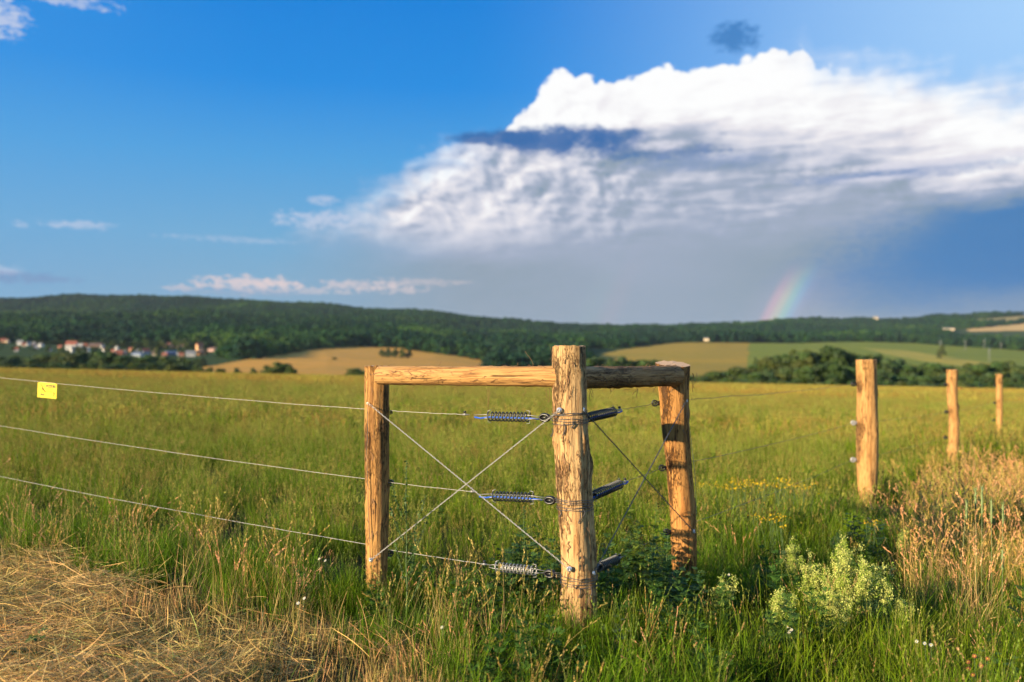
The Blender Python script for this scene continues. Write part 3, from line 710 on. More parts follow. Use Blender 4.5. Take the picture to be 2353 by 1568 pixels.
# ------------------------------------------------------------------ logs: posts and rails
def log_mesh(name, path, rad, mats, seed, k=56, n=150, tilt=(0, 0), rough=1.0, knots=()):
    """path: [(t, x, y, z)] in local space, t rising; rad: [(t, r)]; tilt: slope of the upper cut"""
    path = np.array(path, float); t = np.linspace(path[0, 0], path[-1, 0], n)
    def sm(xs, ys):
        y = np.interp(t, xs, ys); kk = max(3, n//14) | 1
        yp = np.pad(y, kk//2, mode='reflect', reflect_type='odd'); return np.convolve(yp, np.ones(kk)/kk, 'valid')
    c = np.stack([sm(path[:, 0], path[:, i]) for i in (1, 2, 3)], 1); c[0] = path[0, 1:]; c[-1] = path[-1, 1:]
    r = sm([a for a, b in rad], [b for a, b in rad])
    th = np.arange(k)/k*2*math.pi
    TH, Z = np.meshgrid(th, c[:, 2])
    L = np.cos(TH)*2.2, np.sin(TH)*2.2
    d = fbm(L[0]*.6, L[1]*.6, Z*1.6, 3, seed)*.05 + fbm(L[0]*3.2, L[1]*3.2, Z*1.3, 3, seed+3)*.022*rough
    d += np.abs(fbm(L[0]*5, L[1]*5, Z*2.2, 2, seed+9))*-.035*rough
    flake = vnoise(L[0]*3.2, L[1]*3.2, Z*9, seed+21); d += np.where(flake > .45, (flake-.45)*.16, 0)*rough
    RR = r[:, None]*(1+d)
    for kt, ka, kh, ks, kw in knots:
        da = (TH-ka+math.pi) % (2*math.pi)-math.pi
        RR += kh*np.exp(-(da/kw)**2-((t[:, None]-kt)/ks)**2)
    V = np.stack([c[:, 0, None]+RR*np.cos(TH), c[:, 1, None]+RR*np.sin(TH), np.repeat(c[:, 2, None], k, 1)], -1)
    top = np.clip((t-t[-1]+.3)/.3, 0, 1)[:, None]
    V[..., 2] += top*(tilt[0]*(V[..., 0]-c[-1, 0])+tilt[1]*(V[..., 1]-c[-1, 1]))
    ragged = vnoise(np.cos(th)*6, np.sin(th)*6, 0, seed+40)*.004; V[-1, :, 2] += ragged
    Q = grid_faces(n, k).tolist()
    i, = np.where(np.arange(n-1) >= 0)
    Q = np.array(Q); wrap = np.stack([i*k+k-1, i*k, (i+1)*k, (i+1)*k+k-1], 1); Q = np.vstack([Q, wrap])
    V = V.reshape(-1, 3); rings = []; base = len(V)
    # cut ends: rings towards the centre
    def cap(row, flip):
        nonlocal V
        rim = V[row*k:(row+1)*k].copy(); cen = rim.mean(0); idx0 = np.arange(row*k, (row+1)*k); qs = []
        start = len(V); extra = [rim]; prev = None
        for s in (1.0, .93, .6, .3, .05):
            ring = cen+(rim-cen)*s; ring[:, 2] += (0 if s == 1 else vnoise(ring[:, 0]*40, ring[:, 1]*40, 0, seed)*.0015+(.003 if row else -.003)*(1-s))
            V = np.vstack([V, ring]); now = np.arange(len(V)-k, len(V))
            if prev is not None:
                q = np.stack([prev, np.roll(prev, -1), np.roll(now, -1), now], 1); qs.append(q[:, ::-1] if flip else q)
            prev = now
        return np.vstack(qs)
    nq = len(Q); q2 = cap(n-1, False); q1 = cap(0, True)
    me = mesh_from(name, V, np.vstack([Q, q2, q1]), mats[0]); me.materials.append(mats[1])
    mi = np.zeros(len(Q)+len(q2)+len(q1), np.int32); mi[nq:] = 1
    me.polygons.foreach_set('material_index', mi)
    return me
def strips(parent, seed, n, path, rad, z0, z1, lmin=.02, lmax=.07, out=.02, name='bark_strip', mat=None, wid=.0035, down=.5, mesh_only=False):
    """loose shreds of bark standing off the round surface"""
    r = np.random.default_rng(seed); b = MB()
    path = np.array(path, float)
    for i in range(n):
        z = r.uniform(z0, z1); a = r.uniform(0, 6.283)
        c = np.array([np.interp(z, path[:, 3], path[:, 1]), np.interp(z, path[:, 3], path[:, 2]), z]); rr = np.interp(z, path[:, 3], np.interp(path[:, 0], [q[0] for q in rad], [q[1] for q in rad]))
        rd = np.array((math.cos(a), math.sin(a), 0)); tt = np.array((-rd[1], rd[0], 0))
        l = r.uniform(lmin, lmax); sgn = -1 if r.random() < down else 1
        p = c+rd*(rr*1.0); pts = []
        cu = r.uniform(.2, 1.0)*out
        for s in np.linspace(0, 1, 5):
            pts.append(p+np.array((0, 0, sgn*l*s))+rd*(cu*s*s)+tt*(r.normal(0, .003)+.01*s*r.normal()))
        pts = np.array(pts); w = wid*r.uniform(.4, 1.3)*np.array((1, .9, .8, .55, .1))[:, None]
        V = np.stack([pts-tt*w, pts+tt*w], 1).reshape(-1, 3)
        b.add(V, None, [(2*k, 2*k+1, 2*k+3, 2*k+2) for k in range(4)])
    return tag(b.build(name, mat or M_fibre, parent), kind='stuff')
def post(label, rows, depth, topz=None, wood=None, seed=1, tilt=(0, 0), knots=(), nstrip=60, rough=1.0, group=None, name='wooden_post', k=56, n=150):
    """rows: (picture row, left edge, right edge) measured down the post"""
    path, rad = [], []
    gz = float(g((rows[-1][1]+rows[-1][2]-2*CX)/2/F*depth, depth))
    x0 = ((rows[-1][1]+rows[-1][2])/2-CX)/F*depth
    e = empty(name, (x0, depth, gz), label, 'post', group)
    path.append((gz-.25, 0, 0, -.25)); rad.append((gz-.25, (rows[-1][2]-rows[-1][1])/2/F*depth))
    for py, l, rr in rows[::-1]:
        z = EYE+(HY-py)/F*depth
        path.append((z, ((l+rr)/2-CX)/F*depth-x0, 0, z-gz)); rad.append((z, (rr-l)/2/F*depth))
    link('post_shaft', log_mesh('post_shaft', path, rad, (wood, W_end), seed, k, n, tilt, rough, knots), e)
    if nstrip: strips(e, seed, nstrip, path, rad, .15, path[-1][3]-.01)
    e['r'] = rad[-2][1]; del e['r']
    return e, gz
def pmid(rows, py): return float(np.interp(py, [r[0] for r in rows], [(r[1]+r[2])/2 for r in rows])), float(np.interp(py, [r[0] for r in rows], [(r[2]-r[1])/2 for r in rows]))
DC, DA, DB, DD, DE, DF = 4.30, 4.865, 5.33, 9.29, 13.98, 19.2
rC = [(797, 1269, 1346), (850, 1268, 1347), (945, 1269, 1348), (1033, 1273.5, 1354.5), (1153, 1280, 1361), (1246, 1287, 1369), (1365, 1291, 1372), (1430, 1292, 1370)]
rA = [(842, 838, 894), (950, 838, 894), (1120, 840, 893), (1287, 840, 891), (1370, 841, 886)]
rB = [(837, 1507, 1586), (894, 1514, 1583), (984, 1520, 1584), (1080, 1531, 1590.5), (1175, 1539, 1598.5), (1270, 1543, 1601), (1330, 1545, 1600)]
rD = [(827, 1967, 2014), (909, 1970, 2015), (990, 1969, 2017), (1070, 1970, 2016), (1123, 1972, 2014), (1150, 1975, 2010)]
rE = [(850, 2176, 2200), (893, 2176, 2199), (935, 2178, 2200), (962, 2181, 2203), (1003, 2181, 2203), (1024, 2179, 2202), (1065, 2177, 2200)]
rF = [(860, 2289, 2303), (950, 2290, 2303), (1000, 2290, 2302)]
pC, gC = post('thick pale corner post with a dark shaded edge where both rails meet', rC, DC, wood=W_corner, seed=3, tilt=(.0, -.02), nstrip=260, rough=1.7, n=200, group=None)
pA, gA = post('slimmer patchy brown post at the left end of the pale rail', rA, DA, wood=W_left, seed=9, nstrip=60, rough=1.2, n=170)
pB, gB = post('orange post with slanted sawn top under the shaded rail end', rB, DB, wood=W_orange, seed=15, tilt=(-.06, .20), nstrip=80, rough=1.1, n=180, knots=[(.98, 3.6, .006, .03, .3), (.62, 4.3, .006, .03, .3)])
pD, gD = post('thick orange line post, nearest of the three posts right of the corner brace', rD, DD, wood=W_line, seed=22, nstrip=40, rough=.9)
pE, gE = post('crooked knotty post, second of the three along the right fence', rE, DE, wood=W_line, seed=31, nstrip=0, rough=.9, knots=[(.78, .2, .04, .05, .6), (.52, 0, .015, .05, .6), (.08, 3.3, .035, .05, .6)])
pF, gF = post('thin straight post, farthest of the three along the right fence', rF, DF, wood=W_line, seed=37, nstrip=0, rough=.8)
# shard on the crooked post
b = MB(); p = P(2200, 893, DE-.05); q = P(2216, 896, DE-.05)
b.tube([p, (p+q)/2+Vector((0, 0, .012)), q], [.016, .010, .002], 5)
b.build('wood_splinter', W_orange, None).name = 'wood_splinter'
sp_ = bpy.data.objects['wood_splinter']; sp_.parent = pE; sp_.matrix_parent_inverse = Matrix.Translation(pE.location).inverted()
def rail(label, p0, p1, r0, r1, seed, wood, sag=0.0, nstrip=120, rough=1.0):
    d = p1-p0; l = d.length
    e = empty('wooden_rail', p0, label, 'rail'); e.rotation_euler = d.to_track_quat('Z', 'X').to_euler()
    path = [(0, 0, 0, 0), (l*.5, 0, sag, l*.5), (l, 0, 0, l)]; rad = [(0, r0), (l, r1)]
    link('rail_log', log_mesh('rail_log', path, rad, (wood, W_end), seed, 48, 170, (0, 0), rough), e)
    strips(e, seed, nstrip, path, rad, .02, l-.02, .02, .10, .022, wid=.0022)
    return e
railL = rail('pale stripped rail with thin bark strings, joining the slim left post to the corner post', P(872, 863, 4.76), P(1300, 865.5, 4.28), .0515, .0525, 51, W_rail, rough=.55, nstrip=110)
railR = rail('dark shaded rail with bark left on, between the corner post and the slanted-top post', P(1320, 869, 4.36), P(1552, 864, 5.25), .056, .062, 57, W_bark, rough=1.3, nstrip=150)
# hanging strings of bast under the rails
def bast(parent, pts_list, seed, r=.0009):
    rr = np.random.default_rng(seed); b = MB()
    for pts in pts_list: b.tube([np.array(p)+rr.normal(0, .0015, 3) for p in pts], r, 4)
    o = tag(b.build('bark_string', M_fibre, None), kind='stuff'); o.parent = parent; o.matrix_parent_inverse = parent_inv(parent)
    return o
def parent_inv(e):
    return (Matrix.Translation(e.location) @ e.rotation_euler.to_matrix().to_4x4()).inverted()
def loopstr(px, d, r, cy, ry, up=0):        # string looped round a rail
    out = []
    for a in np.linspace(-.6, 2.6, 14):
        out.append(P(px+8*math.sin(a*1.3)+a*3, cy, d)+Vector((0, -math.sin(a)*r, math.cos(a)*r)))
    return out
dl_ = lambda px: 4.459/(1+.535*(px-CX)/F)
S1 = [loopstr(1128, dl_(1128)-.02, .054, 864, 0), loopstr(1160, dl_(1160)-.02, .054, 864, 0), loopstr(1240, dl_(1240), .055, 865, 0), loopstr(1216, dl_(1216), .055, 865, 0), loopstr(985, dl_(985)-.04, .053, 864, 0)]
for px, py0, py1 in ((1124, 888, 925), (1122, 895, 948), (1186, 888, 907), (1205, 888, 912), (950, 887, 897), (1262, 890, 925), (1255, 890, 915)):
    d = dl_(px)-.02; S1.append([P(px+random.uniform(-4, 4)*s, py0+(py1-py0)*s, d) for s in np.linspace(0, 1, 6)])
for px, ln, dx in ((1225, -35, -14), (1000, -12, 18), (1090, -9, 22), (1300, -10, 12), (1180, -8, 15)):
    d = dl_(px)-.01; S1.append([P(px+dx*s+4*math.sin(s*5), 843+ln*s, d) for s in np.linspace(0, 1, 6)])
bast(railL, S1, 3)
S2 = []
for px, ln, dx in ((1352, 30, 6), (1356, 22, 8), (1462, 24, 3), (1464, 16, -8), (1448, 8, -16), (1500, 10, 3), (1400, 8, 5)):
    d = 4.32+(px-1320)/238*.8; S2.append([P(px+dx*s+3*math.sin(s*6), 892+ln*s, d) for s in np.linspace(0, 1, 6)])
for px, ln, dx in ((1590, 35, 6), (1592, 20, -2), (1600, 45, -8)):
    d = DB; S2.append([P(px+dx*s+3*math.sin(s*6), 858+ln*s, d) for s in np.linspace(0, 1, 6)])
bast(railR, S2, 4, .0014)

# ------------------------------------------------------------------ bolts, insulators
def child_of(o, par):
    o.parent = par; o.matrix_parent_inverse = parent_inv(par); return o
def bolt(par, px, py, d, nrm):
    p = P(px, py, d); M = Vector(nrm).normalized().to_track_quat('Z', 'Y').to_matrix()
    b = MB()
    def ring(r0, z0, r1, z1):
        th = np.arange(20)/20*2*math.pi
        return [np.stack([r*np.cos(th), r*np.sin(th), np.full(20, z)], 1) for r, z in ((r0, z0), (r1, z1))]
    prof = [(.0015, .004), (.004, .0045), (.0045, .0075), (.0065, .0075), (.0075, .0035), (.0125, .0028), (.0135, .0015), (.0135, -.003)]
    th = np.arange(20)/20*2*math.pi; V = np.vstack([np.stack([r*np.cos(th), r*np.sin(th), np.full(20, z)], 1) for r, z in prof])
    Q = []
    for i in range(len(prof)-1):
        for j in range(20): Q.append((i*20+j, i*20+(j+1) % 20, (i+1)*20+(j+1) % 20, (i+1)*20+j))
    V = V @ np.array(M).T + np.array(p)
    b.add(V, None, np.array(Q)[:, ::-1]); return child_of(b.build('bolt', M_washer, None), par)
bolt(pC, 1285, 943, DC-.080, (-.35, -1, 0)); bolt(pC, 1308, 1308, DC-.092, (-.2, -1, 0))
bolt(pC, 1340, 943, DC-.055, (.75, -.7, 0)); bolt(pC, 1382, 1318, DC-.02, (.95, -.35, 0)) if False else bolt(pC, 1364, 1318, DC-.05, (.8, -.6, 0))
bolt(pA, 846, 927, DA-.048, (-.7, -.8, 0)); bolt(pA, 852, 1287, DA-.055, (-.5, -1, 0))
bolt(pB, 1577, 922, DB-.055, (.75, -.7, 0)); bolt(pB, 1594, 1222, DB-.05, (.8, -.6, 0))
def insulator(par, px, py, d, side=-1, mat=None, s=1.0):
    b = MB(); c = np.array(P(px, py, d)); n = 18
    for zz, rr in ((-.006*s, .017*s), (.006*s, .017*s)):
        th = np.linspace(0, 2*math.pi, n, endpoint=False)
        b.tube(np.stack([c[0]+rr*np.cos(th), np.full(n, c[1]+zz), c[2]+rr*np.sin(th)], 1), .0045*s, 6, closed=True)
    for a in (0, 1.57, 3.14, 4.71, .78):
        b.tube([c, c+(math.cos(a)*.016*s, 0, math.sin(a)*.016*s)], .003*s, 5)
    b.tube([c+(0, -.012*s, 0), c+(0, .012*s, 0)], .006*s, 8)
    b.tube([c+(.012*s*-side, 0, 0), c+(.036*s*-side, 0, 0)], .0055*s, 7)
    b.tube([c+(.024*s*-side, 0, -.014*s), c+(.024*s*-side, 0, .014*s)], .006*s, 7)
    return child_of(b.build('insulator', mat or M_black, None), par)
for px, py in ((1505, 927), (1521, 1076), (1532, 1223)): insulator(pB, px, py, DB, -1)
insulator(pA, 898, 1110, DA+.02, 1, s=.9); insulator(pA, 897, 1272, DA+.02, 1, s=.9); insulator(pA, 897, 948, DA+.02, 1, s=.6)
M_grey_ins = plain('grey_insulator', (.35, .34, .35), .35, .1, .1, 60)
for px, py in ((1961, 883), (1961, 972), (1960, 1057)): insulator(pD, px, py, DD, -1, M_grey_ins if py > 900 else M_black, 1.25)
for px, py in ((2173, 884), (2174, 947), (2172, 1006)): insulator(pE, px, py, DE, -1, M_black, 1.3)
for px, py in ((2286, 886), (2285, 926), (2283, 966)): insulator(pF, px, py, DF, -1, M_black, 1.3)

# ------------------------------------------------------------------ wires
def wire(label, pts, mat, r=.0013, wob=.0015, seed=0, name='fence_wire', sub=14, cat='wire', group=None):
    rr = np.random.default_rng(seed); out = []
    for a, c in zip(pts[:-1], pts[1:]):
        for t in np.linspace(0, 1, sub, endpoint=False):
            out.append(np.array(a)*(1-t)+np.array(c)*t-np.array((0, 0, .012*(c-a).length*t*(1-t)))+(rr.normal(0, wob, 3) if 0 < t < 1 else 0))
    out.append(np.array(pts[-1]))
    b = MB(); b.tube(out, r, 6); return tag(b.build(name, mat, None), label, cat, group)
def wL(px, py, off=0): return P(px, py, dl_(px)+off)
farA = [P(-1700, 720, 0)]
def leftwire(lbl, y0, yA, extra, seed, group='strands of the left fence'):
    # runs off to the left beyond the picture along the same fence line
    px2 = -1500; d2 = 4.459/(1+.535*(px2-CX)/F); s = (yA-y0)/(838-0)
    z0 = P(0, y0, dl_(0)); zA = P(838, yA, dl_(838)); dirv = (z0-zA).normalized(); end = z0+dirv*9
    mid = (z0+zA)/2
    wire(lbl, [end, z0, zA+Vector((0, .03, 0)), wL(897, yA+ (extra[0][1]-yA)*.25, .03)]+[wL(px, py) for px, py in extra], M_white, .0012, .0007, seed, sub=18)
    return end
e1 = leftwire('top wire of the left fence, carrying the yellow warning sign', 868, 941, [(1066, 953)], 1)
e2 = leftwire('middle wire of the left fence, below the one with the yellow sign', 979, 1102, [(1084, 1130)], 2)
e3 = leftwire('lowest wire of the left fence, crossing the dry grass tips', 1095, 1253, [(1115, 1297)], 3)
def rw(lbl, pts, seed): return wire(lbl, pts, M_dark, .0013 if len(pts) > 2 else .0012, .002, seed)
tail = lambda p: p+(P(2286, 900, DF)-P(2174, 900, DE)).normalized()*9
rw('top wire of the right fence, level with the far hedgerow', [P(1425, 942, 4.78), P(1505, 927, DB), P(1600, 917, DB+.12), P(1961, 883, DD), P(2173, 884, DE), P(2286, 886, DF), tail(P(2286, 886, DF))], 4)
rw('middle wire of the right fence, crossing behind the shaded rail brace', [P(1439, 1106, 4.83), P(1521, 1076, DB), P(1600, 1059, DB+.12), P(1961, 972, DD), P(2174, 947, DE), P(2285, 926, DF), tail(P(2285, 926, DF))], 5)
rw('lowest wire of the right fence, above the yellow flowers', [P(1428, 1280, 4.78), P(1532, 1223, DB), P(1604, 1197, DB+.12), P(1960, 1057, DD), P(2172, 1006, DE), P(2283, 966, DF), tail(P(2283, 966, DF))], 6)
def twisted(label, a, c, mat, r=.0013, sep=.0019, pitch=.055, name='brace_wire', sag=0.0):
    l = (c-a).length; n = int(l/pitch*10); b = MB(); d = (c-a).normalized()
    u = d.cross(Vector((0, 1, 0))).normalized(); v = d.cross(u)
    for ph in (0, math.pi):
        pts = []
        for i in range(n+1):
            t = i/n; w = sep*(1+1.6*math.exp(-t*l/.05)+1.6*math.exp(-(1-t)*l/.05)); an = t*l/pitch*2*math.pi+ph
            pts.append(np.array(a.lerp(c, t)+u*(w*math.cos(an))+v*(w*math.sin(an))))
        b.tube(pts, r, 5)
    return tag(b.build(name, mat, None), label, 'brace wire')
dAf, dCf = DA-.055, DC-.088
twisted('pale twisted brace wire falling from the slim left post to the corner post', P(846, 927, dAf-.01), P(1308, 1308, dCf-.012), M_wire, .0016, .0023)
twisted('pale twisted brace wire falling from the corner post to the slim left post', P(1285, 943, dCf-.008), P(852, 1287, dAf-.016), M_wire, .0016, .0023)
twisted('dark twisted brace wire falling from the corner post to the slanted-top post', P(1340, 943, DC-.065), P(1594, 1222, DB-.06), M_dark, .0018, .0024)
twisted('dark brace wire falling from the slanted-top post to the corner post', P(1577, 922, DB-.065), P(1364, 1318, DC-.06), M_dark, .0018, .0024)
wire('thin wire running straight down the left post between its two bolts', [P(846, 927, dAf-.01), P(843, 1050, DA-.07), P(846, 1160, DA-.07), P(851, 1287, dAf-.012)], M_dark, .0016, .0006, 8, 'brace_wire', 8, 'brace wire')
wire('slack pale wire hanging down the shaded side of the orange post', [P(1578, 922, DB-.06), P(1588, 1010, DB+.0), P(1597, 1090, DB-.01), P(1601, 1190, DB)], M_wire, .0013, .001, 9, 'brace_wire', 8, 'brace wire')
# lashing round the corner post: loops of wire, with twisted tails
def lashing(label, rows, tails, seed):
    rr = np.random.default_rng(seed); b = MB()
    for py in rows:
        cx, hw = pmid(rC, py); r = (hw/F*DC)*1.035+.0015; c = P(cx, py, DC); ph = rr.uniform(0, 6.28); tl = rr.uniform(-.05, .10)
        th = np.linspace(0, 2*math.pi, 44, endpoint=False)
        pts = np.stack([c.x+r*np.cos(th), c.y+r*np.sin(th), c.z+tl*r*np.cos(th+rr.uniform(-.6, .6))+.002*np.sin(th*5+ph)+rr.normal(0, .0007, 44)], 1)
        b.tube(pts, .0017, 6, closed=True)
    for px, py, ln in tails:
        cx, hw = pmid(rC, py); r = (hw/F*DC)*1.02; x = (px-cx)/F*DC; c = P(cx, py, DC)
        y = -math.sqrt(max(r*r-x*x, 0))
        for ph in (0, math.pi):
            pts = []
            for t in np.linspace(0, 1, 26):
                pts.append((c.x+x+.0022*math.cos(t*26+ph)+.006*math.sin(t*4), c.y+y-.004-.0022*math.sin(t*26+ph), c.z-t*ln))
            b.tube(pts, .0014, 5)
    o = b.build('wire_lashing', M_dark, None); return tag(o, label, 'lashing')
lashing('wire lashing wound round the corner post below its two upper bolts', [948, 953, 962, 968, 972], [(1294, 972, .055), (1312, 968, .03), (1268, 985, .04)], 1)
lashing('wire lashing wound round the middle of the corner post', [1146, 1151, 1156, 1163, 1169], [(1328, 1166, .065), (1338, 1166, .035), (1286, 1170, .03)], 2)
lashing('wire lashing wound round the corner post just above the grass', [1322, 1328, 1335, 1342], [(1328, 1342, .045), (1354, 1340, .06)], 3)

# ------------------------------------------------------------------ tension springs
def spring(label, clamp, c0, c1, ring, dfun, blue=True, turns=12, mat=None, seed=0, r=.0225, far=False):
    rr = np.random.default_rng(seed)
    pc, a, c, pr = (P(p[0], p[1], dfun(p[0])) for p in (clamp, c0, c1, ring))
    e = empty('tension_spring', (a+c)/2, label, 'spring', 'tension springs at the corner post')
    ax = (c-a).normalized(); u = ax.cross(Vector((0, 1, 0))).normalized()
    if u.z < 0: u = -u
    v = ax.cross(u)
    l = (c-a).length; n = turns*22
    pts = [np.array(a+ax*(l*i/n)+(u*math.cos(i/22*2*math.pi)+v*math.sin(i/22*2*math.pi))*r) for i in range(n+1)]
    b = MB(); b.tube(pts, .0037, 7); child_of(b.build('coil', mat or M_coil, None), e)
    # two steel loops pulling through the coil, each hooked over its far end
    b = MB()
    for sgn in (1, -1):
        off = u*(sgn*r*.42)
        b.tube([np.array(a-ax*((a-pc).length*.62)+off*.5), np.array(a-ax*.02+off), np.array(c+off*1.1), np.array(c+ax*.004+off*1.1+u*sgn*r*.9), np.array(c-ax*.016+u*sgn*r*1.5)], .0017, 6)
        b.tube([np.array(c+ax*((pr-c).length*.75)+off*.4+v*.004), np.array(c+ax*.01+off+v*.006), np.array(a+off+v*.008), np.array(a-ax*.004+u*sgn*r*1.25), np.array(a+ax*.014+u*sgn*r*1.5)], .0017, 6)
    child_of(b.build('steel_loop', M_wire, None), e)
    if blue:
        b = MB(); b.tube([np.array(a-ax*.085-u*.006), np.array(a-ax*.05-u*.011), np.array(a-u*.004-v*.004), np.array(c-u*.006-v*.004), np.array(c+ax*.055-u*.008)], .0042, 8)
        child_of(b.build('blue_rod', M_blue, None), e)
    # ring insulator at the post: egg-shaped loops
    b = MB(); th = np.linspace(0, 2*math.pi, 22, endpoint=False)
    for oy, s in ((-.008, 1.0), (.0, 1.12), (.008, 1.0)):
        ctr = pr+v*oy
        b.tube([np.array(ctr+ax*(.026*s*math.cos(t))+u*(.0155*s*math.sin(t))) for t in th], .0058, 7, closed=True)
    b.tube([np.array(pr-ax*.022), np.array(pr+ax*.022)], .007, 7)
    child_of(b.build('ring_insulator', M_black, None), e)
    # wire from the ring to the post
    b = MB()
    for k in range(3): b.tube([np.array(pr+u*(k-1)*.006), np.array(pr+ax*.035+u*(k-1)*.009+v*.006), np.array(pr+ax*.065+u*(k-1)*.012)], .0016, 5)
    child_of(b.build('tie_wire', M_dark, None), e)
    # clamp with black screw
    b = MB(); b.tube([np.array(pc-ax*.014), np.array(pc+ax*.014)], .0045, 8); b.tube([np.array(pc-ax*.026), np.array(pc+ax*.03)], .0022, 6); b.box(pc+u*.001, .010, .012, .011)
    cl = child_of(b.build('wire_clamp', M_wire, None), e)
    b = MB(); b.tube([np.array(pc+u*.004), np.array(pc+u*.010)], .0035, 8); b.tube([np.array(pc+u*.009), np.array(pc+u*.0185)], .0075, 10)
    child_of(b.build('screw_cap', M_black, None), e)
    return e
spring('upper left spring over a blue rod, on the top wire under the pale rail', (1068, 953), (1123, 957), (1216, 959), (1252, 960), lambda p: dl_(p), True, 11, seed=1)
spring('middle left spring over a blue rod, beside the crossing of the pale brace wires', (1085, 1130), (1134, 1140), (1224, 1144), (1264, 1150), lambda p: dl_(p), True, 11, seed=2)
spring('lowest left spring without a blue rod, half hidden by the grass', (1113, 1297), (1141, 1303), (1231, 1312), (1264, 1319), lambda p: dl_(p), False, 11, mat=M_wire, seed=3)
dR = lambda px: 2.713/(.7-(px-CX)/F)
spring('upper right spring, dark and in shade below the bark covered rail', (1424, 942), (1412, 946), (1350, 960), (1343, 963), lambda p: dR(p)-.03, True, 14, seed=4)
spring('middle right spring, dark with a bit of blue rod, behind the corner post', (1437, 1107), (1426, 1112), (1366, 1138), (1360, 1141), lambda p: dR(p)-.03, True, 14, seed=5)
spring('lowest right spring, dark, sunk in the leafy weeds behind the corner post', (1424, 1282), (1418, 1285), (1380, 1302), (1374, 1306), lambda p: dR(p)-.03, False, 11, seed=6)

# ------------------------------------------------------------------ warning sign
def sign():
    TL, TR, BR, BL = (wL(*q) for q in ((87, 878.0), (131, 881.5), (129, 916), (86, 913)))
    X = (TR-TL); W_ = X.length; X.normalize(); Z = (TL-BL); H_ = Z.length; Z = (Z-X*Z.dot(X)).normalized(); Y = Z.cross(X)
    e = empty('warning_sign', BL, 'yellow plastic warning plate hanging on the top wire at the far left', 'sign')
    M = Matrix((X, Y, Z)).transposed().to_4x4(); e.rotation_euler = M.to_euler()
    b = MB(); r = .006; out = []
    for cx, cz, a0 in ((W_-r, H_-r, 0), (r, H_-r, 90), (r, r, 180), (W_-r, r, 270)):
        for a in np.linspace(0, 90, 5): out.append((cx+r*math.cos(R(a0+a)), cz+r*math.sin(R(a0+a))))
    n = len(out); V = [(x, -.001, z) for x, z in out]+[(x, .001, z) for x, z in out]
    T = [(0, i+1, i) for i in range(1, n-1)]+[(n, n+i, n+i+1) for i in range(1, n-1)]
    b.add(V, T, [(i, (i+1) % n, n+(i+1) % n, n+i) for i in range(n)])
    b.build('plate', M_yellow, e, False)
    def text(body, x, z, size, mat, w=None, bold=.0):
        cu = bpy.data.curves.new('lettering', 'FONT'); cu.body = body; cu.size = size; cu.extrude = .0003; cu.offset = bold
        tmp = bpy.data.objects.new('tmp_text', cu); COL.objects.link(tmp); dg = bpy.context.evaluated_depsgraph_get()
        me = bpy.data.meshes.new_from_object(tmp.evaluated_get(dg)); bpy.data.objects.remove(tmp)
        me.materials.clear(); me.materials.append(mat)
        v = np.empty(len(me.vertices)*3, np.float32); me.vertices.foreach_get('co', v); v = v.reshape(-1, 3)
        v[:, 0] *= (w/(np.ptp(v[:, 0]))) if w else 1
        vv = np.stack([v[:, 0]-v[:, 0].min(), v[:, 2]*0-.0016-v[:, 2], v[:, 1]], 1); me.vertices.foreach_set('co', vv.astype(np.float32).ravel()); me.name = 'lettering'
        o = link('lettering', me, e, (x, 0, z)); return o
    k = W_
    text('POZOR!', .45*k, H_-.30*H_, .026, M_ink, .49*k, .0010)
    text('ELEKTRICKÝ', .46*k, H_-.43*H_, .011, M_inkf, .36*k, .0002)
    text('OHRADNÍK', .44*k, H_-.60*H_, .011, M_inkf, .33*k, .0002)
    text('BBGA', .17*k, H_-.85*H_, .014, M_ink, .22*k, .0009)
    b = MB()
    def ln(pts, w):
        b.tube([((x*k), -.0015, H_*(1-z)) for x, z in pts], w*1.5, 4)
    ln([(.14, .14), (.24, .24), (.27, .36)], .0011); ln([(.22, .12), (.24, .24)], .0008); ln([(.36, .12), (.35, .26), (.32, .30)], .0009); ln([(.27, .34), (.34, .46), (.44, .64)], .0014)
    ln([(.17, .36), (.26, .38), (.28, .50), (.22, .72)], .0009); ln([(.34, .50), (.36, .68)], .0009); ln([(.28, .36), (.30, .48)], .003); ln([(.12, .52), (.24, .42)], .0006)
    b.build('lightning_emblem', M_ink, e)
    b = MB(); b.tube([(.87*k, -.0015, H_*(1-.52)), (.87*k, -.0015, H_*(1-.66))], .0016, 5); ln([(.80, .64), (.87, .68), (.92, .66)], .0012); ln([(.87, .70), (.87, .86)], .0018)
    b.build('figure_emblem', M_ink, e)
    b = MB()
    for x in (.06, .95): b.tube([(x*k, -.004, H_-.004), (x*k, 0, H_+.004), (x*k, .004, H_-.004)], .0018, 5)
    b.build('plastic_clip', M_black, e)
sign()

